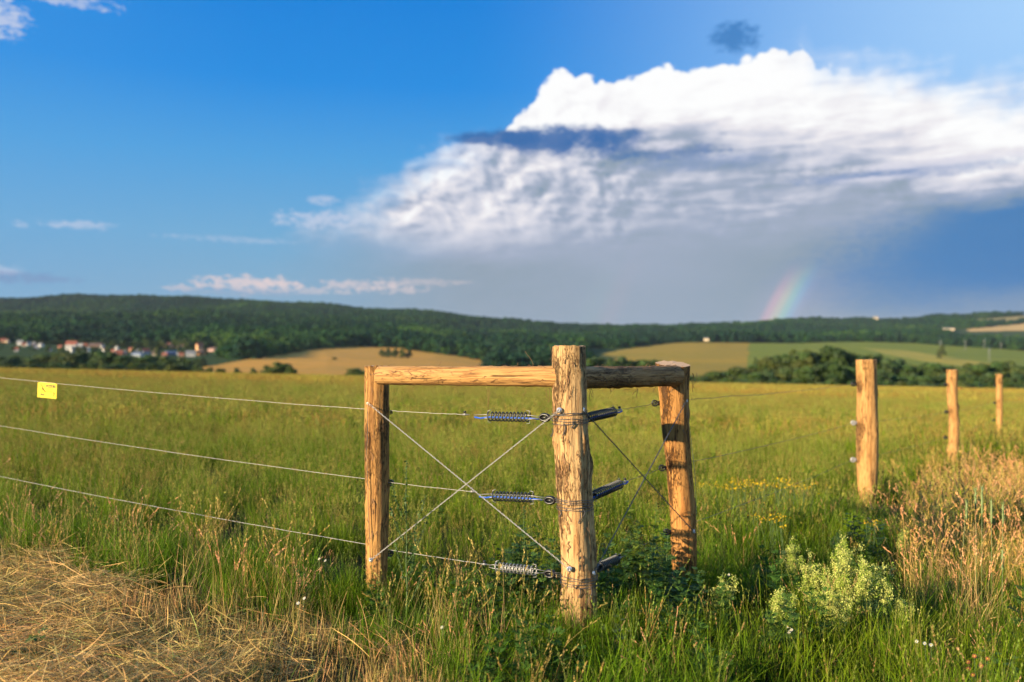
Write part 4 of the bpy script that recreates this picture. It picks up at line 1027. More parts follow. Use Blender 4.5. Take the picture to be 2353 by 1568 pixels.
# ------------------------------------------------------------------ grass and other ground plants
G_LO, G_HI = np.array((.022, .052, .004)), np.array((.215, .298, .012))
def blades(r, n, rad, h0, h1, w, lean, curl, lo, hi, seg=4, var=.22, cx=0, cy=0):
    th = r.uniform(0, 6.283, n); rr = rad*np.sqrt(r.random(n)); bx, by = cx+rr*np.cos(th), cy+rr*np.sin(th)
    az = r.uniform(0, 6.283, n); h = r.uniform(h0, h1, n); le = np.abs(r.normal(0, lean, n)); cu = np.abs(r.normal(0, curl, n))
    t = np.linspace(0, 1, seg+1)
    out = h[:, None]*(le[:, None]*t+cu[:, None]*t**2.2); up = h[:, None]*t*(1-.35*np.clip(cu[:, None], 0, 1.5)*t)
    X = bx[:, None]+out*np.cos(az)[:, None]; Y = by[:, None]+out*np.sin(az)[:, None]
    wa = az+math.pi/2+r.normal(0, .5, n); ww = w*r.uniform(.6, 1.3, n)[:, None]*np.array([.8, 1, .85, .55, .06] if seg == 4 else np.interp(t, [0, .3, .6, 1], [.8, 1, .8, .06]))[None]/2
    dx, dy = np.cos(wa)[:, None]*ww, np.sin(wa)[:, None]*ww
    V = np.stack([np.stack([X-dx, Y-dy, up], -1), np.stack([X+dx, Y+dy, up], -1)], 2)      # n, seg+1, 2, 3
    k = 2*(seg+1); i = np.arange(n)[:, None]*k; j = np.arange(seg)[None]*2
    Q = np.stack([i+j, i+j+1, i+j+3, i+j+2], -1).reshape(-1, 4)
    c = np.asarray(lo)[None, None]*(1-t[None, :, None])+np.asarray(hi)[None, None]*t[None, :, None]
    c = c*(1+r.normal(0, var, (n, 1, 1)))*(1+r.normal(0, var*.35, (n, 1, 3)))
    C = np.repeat(np.clip(c, .004, 1)[:, :, None], 2, 2)
    tips = np.stack([X[:, -1], Y[:, -1], up[:, -1]], -1); dirs = tips-np.stack([X[:, -2], Y[:, -2], up[:, -2]], -1)
    dirs /= np.linalg.norm(dirs, axis=1)[:, None]+1e-9
    return V.reshape(-1, 3), Q, C.reshape(-1, 3), tips, dirs
def heads(r, tips, dirs, length, wid, ns, col, spread=.5, size=.008):
    """seed heads: little spikelets round the end of each stalk"""
    n = len(tips); s = r.random((n, ns)); L = (length*r.uniform(.7, 1.3, n))[:, None]
    c = tips[:, None]-dirs[:, None]*(L*s)[..., None]
    rad = r.normal(size=(n, ns, 3)); rad /= np.linalg.norm(rad, axis=2)[..., None]
    env = (wid*np.sin(np.clip(s*.9+.1, 0, 1)*math.pi)**.7)[..., None]
    c = c+rad*env*r.uniform(.3, 1, (n, ns, 1))
    d = dirs[:, None]+rad*spread; d /= np.linalg.norm(d, axis=2)[..., None]
    side = np.cross(d, r.normal(size=(n, ns, 3))); side /= np.linalg.norm(side, axis=2)[..., None]+1e-9
    sz = size*r.uniform(.7, 1.3, (n, ns, 1))
    V = np.stack([c-d*sz, c-side*sz*.34, c+d*sz, c+side*sz*.34], 2).reshape(-1, 3)
    Q = np.arange(len(V)).reshape(-1, 4)
    C = np.repeat((np.asarray(col)*(1+r.normal(0, .18, (n, ns, 1)))).reshape(-1, 3), 4, 0)
    return V, Q, np.clip(C, .01, 1)
def assemble(name, parts, mat):
    V, Q, C, k = [], [], [], 0
    for v, q, c in parts: V.append(v); Q.append(q+k); C.append(c); k += len(v)
    return mesh_from(name, np.vstack(V), np.vstack(Q), mat, False, np.vstack(C))
M_grass = plant_mat('grass_blades', .24, .65, True, .10)
M_straw = plant_mat('dry_straw', .12, .6, True, .18)
BR, GO, PK, YE = (.29, .205, .055), (.44, .32, .10), (.54, .29, .155), (.31, .30, .065)
def meadow_tuft(seed, n=60, ns=12, rad=.13, w=.0036, hh=1.0, sz=.007, spike=14):
    r = np.random.default_rng(seed)
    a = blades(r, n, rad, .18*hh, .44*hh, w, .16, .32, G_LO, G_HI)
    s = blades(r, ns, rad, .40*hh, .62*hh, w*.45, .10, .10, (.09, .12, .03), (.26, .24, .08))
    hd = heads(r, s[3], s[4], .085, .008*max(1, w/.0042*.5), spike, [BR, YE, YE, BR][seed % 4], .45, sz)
    d = blades(r, n//9, rad, .1*hh, .35*hh, w*.8, .4, .5, (.22, .16, .06), (.42, .32, .13))
    return assemble('meadow_tuft', [a[:3], s[:3], hd, d[:3]], M_grass)
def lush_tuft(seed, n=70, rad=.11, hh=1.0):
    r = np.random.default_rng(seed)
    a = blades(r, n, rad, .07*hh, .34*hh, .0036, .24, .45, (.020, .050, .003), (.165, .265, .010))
    s = blades(r, 3, rad, .26*hh, .46*hh, .0020, .12, .14, (.09, .12, .02), (.28, .27, .07))
    hd = heads(r, s[3], s[4], .08, .0035, 12, [(.20, .24, .05), (.36, .23, .10), (.22, .27, .06), (.18, .25, .05)][seed % 4], .2, .0055)
    d = blades(r, 5, rad, .06, .27, .003, .4, .4, (.22, .16, .06), (.40, .30, .12))
    return assemble('lush_tuft', [a[:3], s[:3], hd, d[:3]], M_grass)
def dry_tuft(seed, n=14, hh=1.0, col=PK, rad=.10):
    r = np.random.default_rng(seed)
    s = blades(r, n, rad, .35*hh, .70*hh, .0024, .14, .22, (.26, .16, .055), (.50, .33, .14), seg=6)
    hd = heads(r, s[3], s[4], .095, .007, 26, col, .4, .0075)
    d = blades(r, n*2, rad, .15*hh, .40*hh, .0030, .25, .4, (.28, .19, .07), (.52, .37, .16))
    return assemble('dry_tuft', [s[:3], hd, d[:3]], M_straw)
def straw_mesh(seed, n=80):
    """stalks lying flat in a loose tangle"""
    r = np.random.default_rng(seed); th = r.uniform(0, 6.283); az = r.normal(th, 1.15, n); l = r.uniform(.06, .27, n); t = np.linspace(-.5, .5, 6)
    cx, cy = r.normal(0, .11, n), r.normal(0, .11, n); z0 = np.abs(r.normal(.025, .03, n)); sl = r.normal(0, .22, n); arch = r.normal(.08, .14, n); bend = r.normal(0, .16, n)
    X = cx[:, None]+l[:, None]*(t*np.cos(az)[:, None]-bend[:, None]*t**2*np.sin(az)[:, None]); Y = cy[:, None]+l[:, None]*(t*np.sin(az)[:, None]+bend[:, None]*t**2*np.cos(az)[:, None])
    Z = np.maximum(z0[:, None]+l[:, None]*(sl[:, None]*t+arch[:, None]*(.25-t**2)), .002); w = (r.uniform(.0010, .0026, n)/2)[:, None]*np.array((.6, 1, 1, 1, .9, .3))[None]
    ha = az+math.pi/2; ph = r.uniform(.2, 2.9, n)
    D = np.stack([np.cos(ha)*np.cos(ph), np.sin(ha)*np.cos(ph), np.sin(ph)], 1)[:, None]*w[..., None]
    c = np.stack([X, Y, Z], -1); V = np.stack([c-D, c+D], 2); k = 12; i = np.arange(n)[:, None]*k; j = np.arange(5)[None]*2
    Q = np.stack([i+j, i+j+1, i+j+3, i+j+2], -1).reshape(-1, 4)
    C = np.array((.62, .36, .155))*(1+r.normal(0, .38, (n, 1)))*(1+r.normal(0, .06, (n, 3)))
    C[r.random(n) < .06] = (.22, .24, .07)
    C = np.repeat(np.clip(C, .03, .8)[:, None], 12, 1).reshape(-1, 3)
    return mesh_from('straw', V.reshape(-1, 3), Q, M_straw, False, C)
def stubble(seed):
    r = np.random.default_rng(seed)
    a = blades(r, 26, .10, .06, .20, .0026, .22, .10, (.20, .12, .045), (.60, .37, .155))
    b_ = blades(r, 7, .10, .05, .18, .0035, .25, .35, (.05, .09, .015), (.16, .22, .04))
    return assemble('stubble', [a[:3], b_[:3]], M_straw)
def weed(seed, hh=.32, ns=5, leaf=.030, lo=(.025, .060, .014), hi=(.075, .14, .028), npair=9, mat=None):
    """leafy stems with feathery divided leaves"""
    r = np.random.default_rng(seed); V, Q, C = [], [], []; k = 0
    for s in range(ns):
        az = r.uniform(0, 6.283); ln = abs(r.normal(0, .18)); h = hh*r.uniform(.6, 1.1); b0 = np.array((r.normal(0, .05), r.normal(0, .05), 0)); tipv = b0+np.array((math.cos(az)*ln*h, math.sin(az)*ln*h, h))
        sv = np.array((math.cos(az+1.57), math.sin(az+1.57), 0))*.0022
        V.append(np.array([b0-sv, b0+sv, tipv+sv*.4, tipv-sv*.4])); Q.append(np.array([[0, 1, 2, 3]])+k); C.append(np.tile(np.array(lo)*1.3, (4, 1))); k += 4
        nl = int(15*h/.32)
        for i in range(nl):
            t = .12+.88*i/nl; p = b0+(tipv-b0)*t; a = i*2.4+r.normal(0, .3); L = leaf*2.8*(1.15-.75*t)*r.uniform(.8, 1.2)
            d = np.array((math.cos(a), math.sin(a), r.uniform(.25, .9))); d /= np.linalg.norm(d); sd_ = np.cross(d, (0, 0, 1)); sd_ /= np.linalg.norm(sd_); up = np.cross(sd_, d)
            for m in range(npair):
                tt = (m+.6)/npair; q = p+d*L*tt-up*0+np.array((0, 0, -L*.35*tt*tt)); wl = L*.42*math.sin(min(1, tt*.85+.18)*math.pi)**.8+.003
                for sg in (-1, 1):
                    e_ = sd_*sg*wl+d*wl*.55+np.array((0, 0, r.normal(0, .15)*wl)); wv = d*wl*.16+.0006
                    V.append(np.array([q, q+e_*.5-wv, q+e_, q+e_*.5+wv])); Q.append(np.array([[0, 1, 2, 3]])+k); k += 4
                    cc = np.array(lo)+(np.array(hi)-np.array(lo))*(t*.6+r.random()*.4); C.append(np.tile(cc, (4, 1)))
    return mesh_from('weed', np.vstack(V), np.vstack(Q), mat or M_grass, False, np.vstack(C))

def region(y0, y1, dens, umax=.66):
    n = int(umax*(y1*y1-y0*y0)*dens); y = np.sqrt(rng.uniform(y0*y0, y1*y1, n)); x = rng.uniform(-umax, umax, n)*y
    return x, y
def sd_left(x, y): return (y-4.459+.535*x)/1.134
def sd_right(x, y): return -(x-.7*y+2.713)/1.22
def inside(x, y): return np.minimum(sd_left(x, y), sd_right(x, y))
def hay_amount(x, y):
    a = -(sd_left(x, y)+.50+.06*np.clip(x+3.2, 0, 3)+.10*fbm(x*1.6, y*1.6, 0, 2, 71)+.06*fbm(x*6, y*6, 0, 2, 72))
    b_ = -(x+.25+.16*fbm(x*2, y*2, 0, 2, 73))
    return np.minimum(a, b_)
def near_post(x, y):                                # shorter growth at the feet of the posts, as seen
    m = np.ones_like(x)
    for cx, cy, rr, dd, f in ((.32, 3.85, .50, .45, 1.0), (.34, 4.12, .16, .16, 1.0), (-.77, 4.45, .35, .55, .55), (1.02, 4.85, .38, .5, .5), (3.75, 8.3, .5, 1.1, .5), (7.1, 12.7, .6, 1.6, .5), (10.7, 17.5, .7, 2, .5)):
        d2 = ((x-cx)/rr)**2+((y-cy)/dd)**2; m = np.minimum(m, f+(1-f)*np.clip(d2-.35, 0, 1))
    return m
def pts3(x, y): return np.stack([x, y, g(x, y)-.01], 1)
patchy = lambda x, y, s, seed: fbm(x*s, y*s, 0, 3, seed)

# meadow inside the fence
MT = variants('meadow_tuft', [meadow_tuft(k) for k in range(8)])
x, y = region(4.0, 15, 26); ins = inside(x, y); k_ = ins > .05
x, y, ins = x[k_], y[k_], ins[k_]
sc = (.80+.14*patchy(x, y, .5, 1)+rng.normal(0, .08, len(x)))*np.clip(.62+ins*.45, .62, 1)*near_post(x, y)
tag(scatter('meadow_grass', pts3(x, y), MT, 8, np.clip(sc, .3, 1.25), .08, np.clip(.48+.30*patchy(x, y, .45, 2)+rng.normal(0, .12, len(x)), 0, 1)), 'tall green meadow grass with brown seed heads inside the fence', None, None, 'stuff')
MF = variants('meadow_patch', [meadow_tuft(40+k, 90, 22, .42, .013, 1.0, .016, 9) for k in range(6)])
x, y = region(14, 48, 3.4, .68); k_ = inside(x, y) > -3
x, y = x[k_], y[k_]
tag(scatter('meadow_grass', pts3(x, y), MF, 6, rng.uniform(.80, 1.08, len(x)), .05, np.clip(.55+.32*patchy(x, y, .12, 3)+rng.normal(0, .1, len(x)), 0, 1)), 'tall meadow grass in the middle distance', None, None, 'stuff')
MG = variants('meadow_far_patch', [meadow_tuft(60+k, 80, 30, 1.0, .040, 1.05, .040, 7) for k in range(5)])
x, y = region(44, 150, .85, .70)
tag(scatter('meadow_grass', pts3(x, y), MG, 5, rng.uniform(.85, 1.1, len(x)), .03, np.clip(.88+.30*patchy(x, y, .035, 4)+rng.normal(0, .08, len(x)), 0, 1)), 'brownish meadow grass towards the far edge', None, None, 'stuff')

# verge outside the fence
LT = variants('verge_tuft', [lush_tuft(100+k) for k in range(8)])
x, y = region(1.6, 9, 42, .68); ins = inside(x, y); hay = hay_amount(x, y); k_ = (ins < .25) & (hay < .05)
x, y, ins = x[k_], y[k_], ins[k_]
sc = (.85+.2*patchy(x, y, 1.1, 6)+rng.normal(0, .1, len(x)))*near_post(x, y)
tag(scatter('verge_grass', pts3(x, y), LT, 8, np.clip(sc, .3, 1.3), .12, np.clip(.42+.35*patchy(x, y, .9, 7)+.2*np.clip(x-.8, 0, 2)/2+rng.normal(0, .1, len(x)), 0, 1)), 'short green grass along the outside of the fence', None, None, 'stuff')
fx, fy = [], []
for cx, cy, rr_, n_ in ((.33, 4.3, .13, 26), (-.77, 4.865, .11, 16), (1.02, 5.33, .12, 14)):
    aa = rng.uniform(math.pi, 2*math.pi, n_); rr2 = rr_+rng.uniform(0, .12, n_); fx.append(cx+np.cos(aa)*rr2); fy.append(cy+np.sin(aa)*rr2)
fx, fy = np.concatenate(fx), np.concatenate(fy)
tag(scatter('verge_grass', pts3(fx, fy), LT, 8, rng.uniform(.55, .85, len(fx)), .15, rng.uniform(.4, .9, len(fx))), 'grass growing close round the feet of the corner posts', None, None, 'stuff')
x, y = region(7, 60, 3.2, .70); k_ = inside(x, y) < .4
tag(scatter('verge_grass', pts3(x[k_], y[k_]), MF, 6, rng.uniform(.5, .9, k_.sum()), .06, rng.uniform(.3, .9, k_.sum())), 'rough grass outside the right fence', None, None, 'stuff')

# mown hay
ST = variants('straw_tangle', [straw_mesh(k) for k in range(8)]); SB = variants('stubble_tuft', [stubble(k) for k in range(5)])
x, y = region(1.6, 8, 130, .70); h = hay_amount(x, y); k_ = h > rng.normal(0, .06, len(x)); x, y = x[k_], y[k_]
heap = patchy(x, y, 2.2, 81); k_ = rng.random(len(x)) < np.clip(.50+.75*heap, .12, 1); x, y, heap = x[k_], y[k_], heap[k_]
p = pts3(x, y); p[:, 2] += np.clip(.03+.10*heap, 0, .15)*rng.random(len(x))
tag(scatter('mown_hay', p, ST, 8, rng.uniform(.7, 1.15, len(x)), .24, np.clip(.5+.3*patchy(x, y, 3, 82)+rng.normal(0, .12, len(x)), 0, 1)), 'dry mown hay lying in tangled swaths at the lower left', None, None, 'stuff')
x, y = region(1.6, 8, 85, .70); h = hay_amount(x, y); k_ = h > -.05; x, y = x[k_], y[k_]
k_ = rng.random(len(x)) < np.clip(1.0-.9*patchy(x, y, 2.2, 81), .3, 1); x, y = x[k_], y[k_]
tag(scatter('stubble', pts3(x, y), SB, 5, rng.uniform(.6, 1.2, len(x)), .15, rng.random(len(x))), 'cut stubble standing between the hay', None, None, 'stuff')

# tall dry stalks: the strip between hay and left fence, and the pinkish stand at the right
DT = variants('dry_stalks', [dry_tuft(k, 12, 1.0, [PK, GO, BR][k % 3]) for k in range(6)])
x, y = region(3, 9, 40, .70); sl_ = sd_left(x, y); k_ = (sl_ > -.85) & (sl_ < .25) & (x < .15)
dens = np.clip(.35+.7*patchy(x, y, 1.3, 91), 0, 1)*np.clip(1-np.abs(sl_+.45)/.55, .08, 1); k_ &= rng.random(len(x)) < dens
x, y = x[k_], y[k_]
tag(scatter('dry_grass', pts3(x, y), DT, 6, rng.uniform(.42, .95, len(x))*np.clip(near_post(x, y), .5, 1), .12, .4+.6*rng.random(len(x))), 'tall dry grass stalks between the hay and the left fence', None, None, 'stuff')
x, y = region(4, 16, 24, .72); sr = sd_right(x, y)
dn = np.clip(.15+.9*patchy(x, y, .7, 95)+np.clip((-sr-1.0)/1.6, -.3, .8), 0, 1)
px_, py_ = proj(x, y, g(x, y)); k_ = (sr < -.25) & (x > 1.9) & (rng.random(len(x)) < dn) & (px_ > 2010+130*rng.random(len(x))) & (py_ < 1470)
x, y = x[k_], y[k_]
tag(scatter('dry_grass', pts3(x, y), DT, 6, rng.uniform(.6, 1.08, len(x)), .16, np.clip(.85+.15*rng.normal(0, 1, len(x)), 0, 1)), 'pinkish dry grass with drooping seed heads outside the right fence', None, None, 'stuff')
x, y = region(2.6, 12, 3.2, .70); h = hay_amount(x, y); k_ = (h < .15)
tag(scatter('dry_grass', pts3(x[k_], y[k_]), DT, 6, rng.uniform(.3, .7, k_.sum()), .18, rng.random(k_.sum())), 'scattered single dry stalks in the green grass', None, None, 'stuff')

# feathery weeds round the corner
WD = variants('weed_plant', [weed(k, .30, 5) for k in range(6)])
x, y = region(3.2, 7.5, 22, .68); ins = inside(x, y); h = hay_amount(x, y)
core = np.exp(-(((x-.05)/.75)**2+((y-4.9)/.55)**2))+1.1*np.exp(-(((x-.8)/.42)**2+((y-4.75)/.5)**2))+.25*np.exp(-((x-.3)/1.6)**2-((y-3.9)/.5)**2)
k_ = (h < 0) & (rng.random(len(x)) < np.clip(core*1.0+.02+.12*patchy(x, y, 1.4, 99), 0, 1)); x, y = x[k_], y[k_]
tag(scatter('weeds', pts3(x, y), WD, 6, rng.uniform(.55, 1.25, len(x))*near_post(x, y)**.6, .10, rng.uniform(.1, .75, len(x))), 'feathery dark green weeds growing round the corner post', None, None, 'stuff')

# ------------------------------------------------------------------ single plants one can point to
M_plant = plant_mat('plant_leaves', .25, .55, False, .25)
M_petal = plant_mat('petals', .2, .6, False, .2)
def quads_mesh(name, V, C, mat): return mesh_from(name, V, np.arange(len(V)).reshape(-1, 4), mat, False, C)
def rand_quads(r, c, size, col, var=.15):
    n = len(c); a = r.normal(size=(n, 3)); a /= np.linalg.norm(a, axis=1)[:, None]; b_ = np.cross(a, r.normal(size=(n, 3))); b_ /= np.linalg.norm(b_, axis=1)[:, None]
    s = size*r.uniform(.6, 1.3, (n, 1)); V = np.stack([c-a*s, c-b_*s, c+a*s, c+b_*s], 1).reshape(-1, 3)
    return V, np.repeat(np.clip(np.asarray(col)*(1+r.normal(0, var, (n, 1))), 0, 1), 4, 0)
def bedstraw(px, top, base, wpx, label, seed, d=None, nst=40):
    r = np.random.default_rng(seed); x, y = unproj(px, base) if d is None else ((px-CX)/F*d, d); z = float(g(x, y))
    H = EYE+(HY-top)/F*y-z; W = wpx/F*y; e = empty('bedstraw_plant', (x, y, z), label, 'wildflower', 'flowering bedstraw plants')
    st = MB(); fl, co_ = [], []
    npl = max(2, nst//7); pl = [(r.uniform(0, 6.283), r.random()**.6, r.uniform(.72, 1.08)) for _ in range(npl)]
    for k in range(nst):
        a, q, hh_ = pl[k % npl]; tip = np.array((math.cos(a)*q*W*.5+r.normal(0, .022), math.sin(a)*q*W*.4+r.normal(0, .022), H*1.10*hh_*(1-.30*q)*r.uniform(.66, 1.0)))
        b0 = np.array((tip[0]*.25, tip[1]*.25, 0)); mid = (b0+tip)/2+np.array((tip[0]*.12, tip[1]*.12, .02)); st.tube([b0, mid, tip], [.0016, .0012, .0006], 4, cap=False)
        for j in range(16):
            t = r.uniform(.42, 1.0); p = b0*(1-t)**2+2*mid*t*(1-t)+tip*t*t; s = r.normal(0, .016*(1.25-t), 3)
            n = 20; cl = p+s+r.normal(0, .0085, (n, 3)); fl.append(cl); co_.append(np.tile((.52, .54, .15) if r.random() < .65 else (.26, .36, .045), (n, 1)))
    st.build('stem', M_gstem, e)
    cl = np.vstack(fl); V, _ = rand_quads(r, cl, .0031, (1, 1, 1)); C = np.repeat(np.vstack(co_)*(1+r.normal(0, .16, (len(cl), 1))), 4, 0)
    tag(link('blossom', quads_mesh('blossom', V, np.clip(C, 0, .9), M_petal), e), kind='stuff')
    return e
M_gstem = plain('green_stem', (.07, .12, .03), .6, 0, .2, 30)
bedstraw(1958, 1238, 1470, 165, 'large pale yellow-green clump of bedstraw in full flower at the lower right', 1, nst=85)
bedstraw(1862, 1262, 1440, 52, 'slim spray of bedstraw just left of the large clump', 2, nst=16)
bedstraw(1795, 1345, 1490, 70, 'low loose spray of bedstraw left of and below the large clump', 3, nst=16)
bedstraw(1900, 1350, 1500, 90, 'pale low spray of bedstraw at the front foot of the large clump', 4, nst=22)
bedstraw(1818, 1212, 1350, 34, 'small yellowish bedstraw spike between the corner brace and the large clump', 5, nst=9)
bedstraw(1934, 1195, 1310, 40, 'whitish bedstraw spray above the large clump', 6, nst=9)
bedstraw(1664, 1310, 1440, 34, 'thin bedstraw spray beside the foot of the slanted-top post', 7, nst=9)
bedstraw(2062, 1330, 1470, 60, 'thin bedstraw spray right of the large clump, by the pink dry grass', 8, nst=12)
bedstraw(2070, 1195, 1300, 40, 'faint whitish spray near the foot of the thick line post', 9, nst=8)
def branchy(px, top, base, label, seed, n=7, spread=.16, col=None, d=None):
    """tall wiry stem with upright side branches set with small buds"""
    r = np.random.default_rng(seed); x, y = unproj(px, base) if d is None else ((px-CX)/F*d, d); z = float(g(x, y)); H = EYE+(HY-top)/F*y-z
    e = empty('tall_weed', (x, y, z), label, 'weed'); b = MB(); lf = []
    main = np.array([(r.normal(0, .004), r.normal(0, .004), H*t) for t in np.linspace(0, 1, 9)]); main[0] = 0
    b.tube(main, np.linspace(.0045, .0012, 9), 6); ax = [main]
    for k in range(n):
        t = .22+.6*k/n; a = k*2.4+r.normal(0, .3); L = H*spread*r.uniform(1.2, 2.2)*(1.1-t*.5); p = main[int(t*8)]
        q = np.array([p+np.array((math.cos(a)*L*.45*s**.7, math.sin(a)*L*.45*s**.7, L*s)) for s in np.linspace(0, 1, 6)]); b.tube(q, np.linspace(.0022, .0009, 6), 5); ax.append(q)
    b.build('stem', M_gstem, e)
    for q in ax:
        for s in np.linspace(.15, 1, 26 if q is main else 14):
            i = min(int(s*(len(q)-1)), len(q)-2); f = s*(len(q)-1)-i; p = q[i]*(1-f)+q[i+1]*f; lf.append(p+r.normal(0, .0045, (4, 3)))
    V, C = rand_quads(r, np.vstack(lf), .0062, (.06, .11, .025), .3); tag(link('bud', quads_mesh('bud', V, C, M_plant), e), kind='stuff')
branchy(934, 1061, 1440, 'tall dark wiry weed with upright side branches right of the slim left post', 1, 8, .17)
branchy(2112, 1125, 1260, 'thin dark stem standing right of the thick line post', 2, 3, .08)
branchy(1205, 1165, 1420, 'thin pale stalk in front of the middle spring', 3, 2, .05)
def leafy(px, top, base, label, seed, ns=5, leaf=.034, lo=(.022, .060, .014), hi=(.07, .14, .03), d=None, group='leafy weeds that stand out'):
    x, y = unproj(px, base) if d is None else ((px-CX)/F*d, d); z = float(g(x, y)); H = EYE+(HY-top)/F*y-z
    me = weed(seed, H, ns, leaf, lo, hi, 9, M_plant); me.name = 'leafy_weed'; o = link('leafy_weed', me, None, (x, y, z)); return tag(o, label, 'weed', group)
leafy(1205, 1215, 1400, 'feathery weed left of the corner post, above the lowest spring', 11, 8)
leafy(1262, 1235, 1420, 'feathery weed close against the left side of the corner post', 12, 7)
leafy(1165, 1265, 1420, 'feathery weed where the lowest left wire meets its spring', 13, 7)
leafy(1440, 1205, 1400, 'dark feathery weed between corner post and slanted-top post', 14, 8)
leafy(1490, 1165, 1400, 'tall yellowish topped weed between the corner post and the slanted-top post', 15, 8, .026, (.04, .09, .012), (.17, .22, .03))
leafy(1525, 1235, 1420, 'dark feathery weed at the foot of the slanted-top post', 16, 7)
leafy(1572, 1280, 1440, 'small dark weed in front of the slanted-top post', 17, 6)
leafy(1998, 1142, 1300, 'dark mugwort-like weed growing up in front of the thick line post', 18, 6, .03, (.014, .040, .016), (.03, .08, .03))
leafy(45, 1440, 1520, 'green leafy weed growing through the hay at the far left', 19, 3, .022, (.03, .07, .014), (.09, .15, .03))
leafy(85, 1450, 1560, 'small green weed in the hay, bottom left', 20, 4)
leafy(2265, 1490, 1600, 'dark clover-like weed at the lower right corner', 21, 6, .02)
leafy(1420, 1395, 1530, 'greyish weed right of the foot of the corner post', 22, 6, .022, (.05, .08, .03), (.13, .17, .07))
def daisy(px, py, base, label, seed, n=12, pc=(.58, .58, .54), r0=.0078, name='daisy', cat='flower', grp='white daisies in the grass'):
    r = np.random.default_rng(seed); x, y = unproj(px, base); z = float(g(x, y)); H = EYE+(HY-py)/F*y-z
    e = empty(name, (x, y, z), label, cat, grp); b = MB(); top = np.array((r.normal(0, .01), r.normal(0, .01), H)); b.tube([np.array((0, 0, 0.)), top*(.5, .5, .5)+(.004, 0, 0), top], [.0012, .001, .0009], 4); b.build('stem', M_gstem, e)
    nrm = np.array((-.45+r.normal(0, .2), -.6, .65)); nrm /= np.linalg.norm(nrm); u = np.cross(nrm, (0, 0, 1)); u /= np.linalg.norm(u); v = np.cross(nrm, u); V = []
    for k in range(n):
        a = 2*math.pi*k/n; dd = u*math.cos(a)+v*math.sin(a); sd_ = np.cross(nrm, dd)*r0*.2; V += [top+dd*r0*.3-sd_*.6, top+dd*r0*.95-sd_, top+dd*r0*1.1+sd_*.3, top+dd*r0*.3+sd_*.8]
    link('petals', quads_mesh('petals', np.array(V), np.tile(pc, (len(V), 1)), M_petal), e)
    b = MB(); b.tube([top, top+nrm*r0*.22], r0*.34, 8); b.build('flower_centre', M_yellow, e)
for k, (px, py, lb) in enumerate(((745, 1289, 'daisy left of the slim left post, just above its lower bolt'), (733, 1284, 'half-open daisy beside the one at the lower bolt height'), (692, 1372, 'upper daisy of the pair at the edge of the hay'), (688, 1386, 'lower daisy of the pair at the edge of the hay'), (1020, 1440, 'lone daisy in the grass between the slim post and the corner post'),
   (1672, 1323, 'daisy beside the thin bedstraw spray near the slanted-top post'), (1811, 1440, 'left daisy of the trio below the bedstraw'), (1825, 1446, 'middle daisy of the trio below the bedstraw'), (1818, 1453, 'lowest daisy of the trio below the bedstraw'), (2110, 1473, 'left daisy of the group at the lower right'), (2128, 1481, 'middle daisy of the group at the lower right'), (2142, 1484, 'right daisy of the group at the lower right'))):
    daisy(px, py, min(py+110, 1640), lb, k+1)
for k, (px, py) in enumerate(((2242, 1506), (2232, 1522), (2250, 1528), (2226, 1538), (2262, 1514), (2236, 1550))):
    daisy(px, py, 1630, 'dull red clover head in the cluster at the lower right', 40+k, 16, (.30, .08, .05), .008, 'clover_flower', 'flower', 'red clover heads at the lower right')
# yellow flower heads in the meadow to the right
def yellow(px, py, d, label, seed, n=38, w=.13):
    r = np.random.default_rng(seed); x = (px-CX)/F*d; z = float(g(x, d)); H = EYE+(HY-py)/F*d-z
    e = empty('yellow_wildflower', (x, d, z), label, 'wildflower', 'yellow flowers in the meadow'); b = MB(); c = []
    for k in range(5):
        t = np.array((r.normal(0, w), r.normal(0, w), H*r.uniform(.9, 1.03))); b.tube([np.array((t[0]*.2, t[1]*.2, 0)), t], .0016, 4, cap=False); c.append(t+r.normal(0, 1, (n//5, 3))*(.022, .022, .008))
    b.build('stem', M_gstem, e); V, C = rand_quads(r, np.vstack(c), .0055, (.62, .40, .01), .12); tag(link('blossom', quads_mesh('blossom', V, C, M_petal), e), kind='stuff')
for k in range(16): yellow(1635+k*15+random.uniform(-6, 6), 1106+random.uniform(-7, 9)+k*.4, 7.6+random.uniform(-.4, .6), 'yellow flower head in the band of yellow flowers right of the slanted-top post', 60+k)
for k, (px, py, d) in enumerate(((1752, 1188, 6.3), (1776, 1186, 6.2), (1800, 1184, 6.2), (1810, 1214, 6.0), (2000, 1196, 6.0), (1700, 1112, 7.2))): yellow(px, py, d, 'yellow flower head in the loose group below the band of yellow flowers', 90+k, 40, .05)
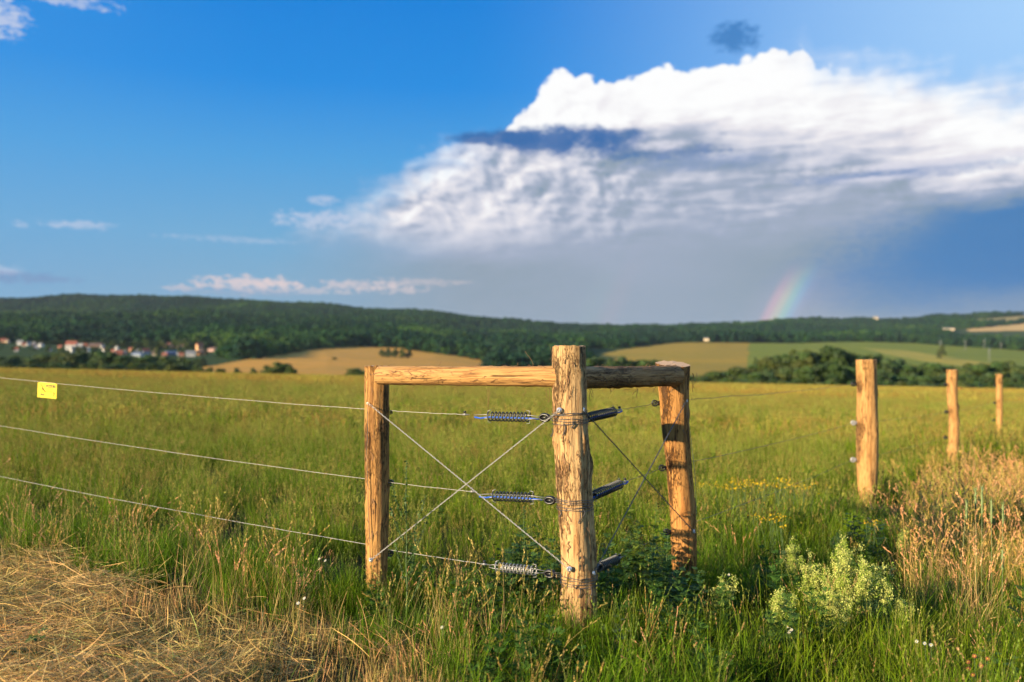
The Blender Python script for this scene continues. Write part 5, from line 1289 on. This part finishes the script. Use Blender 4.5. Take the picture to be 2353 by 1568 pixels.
# wheat ears that stand out at the right
def ear(px, y0, y1, base, label, seed, col=(.30, .36, .20)):
    r = np.random.default_rng(seed); x, y = unproj(px, base); z = float(g(x, y)); H = EYE+(HY-y0)/F*y-z; L = (y1-y0)/F*y
    e = empty('cereal_ear', (x, y, z), label, 'cereal plant', 'pale green cereal ears at the right'); b = MB(); top = np.array((r.normal(0, .02), r.normal(0, .02), H)); b.tube([np.array((0, 0, 0.)), top*(.6, .6, .5), top], [.0014, .0013, .0011], 5); b.build('stem', M_ear, e)
    b = MB(); n = 11; b.tube([top-np.array((0, 0, L))*(1-t) for t in np.linspace(0, 1, n)], .0062*np.sin(np.linspace(.35, 2.9, n))**.5, 7)
    for k in range(26):
        t = r.random(); p = top-np.array((0, 0, L*(1-t))); a = r.uniform(0, 6.28); q = p+np.array((math.cos(a)*.010, math.sin(a)*.010, .024)); b.tube([p, q], [.003, .0006], 4, cap=False)
    b.build('ear', M_ear, e)
M_ear = plain('cereal_green', (.15, .20, .07), .6, 0, .2, 60)
for k, (px, y0, y1) in enumerate(((2255, 1120, 1185), (2279, 1150, 1205), (2301, 1157, 1205), (2194, 1148, 1190), (2246, 1128, 1170), (2304, 1262, 1310))):
    ear(px, y0, y1, 1420, ['tallest pale green cereal ear at the right', 'pale green ear, second from the right of the tall ears', 'pale green ear, rightmost of the tall ears', 'pale ear standing apart to the left of the tall ears', 'bluish green ear close beside the tallest one', 'lowest pale green ear at the right, below the tall ones'][k], k)

# ------------------------------------------------------------------ the air between here and the hills
def haze():
    b = MB(); lo, hi_ = -30.0, 300.0; b.box((0, 3230, (lo+hi_)/2), 19900, 6800, hi_-lo)
    m = bpy.data.materials.new('haze'); m.use_nodes = True; nt = m.node_tree; nt.nodes.clear(); out = nt.nodes.new('ShaderNodeOutputMaterial'); v = nt.nodes.new('ShaderNodeVolumePrincipled')
    v.inputs['Color'].default_value = (.62, .76, 1.0, 1); v.inputs['Density'].default_value = HAZE; v.inputs['Anisotropy'].default_value = 0.0
    nt.links.new(v.outputs[0], out.inputs['Volume']); tag(b.build('haze', m, None, False), kind='stuff')
HAZE = .00003
haze()
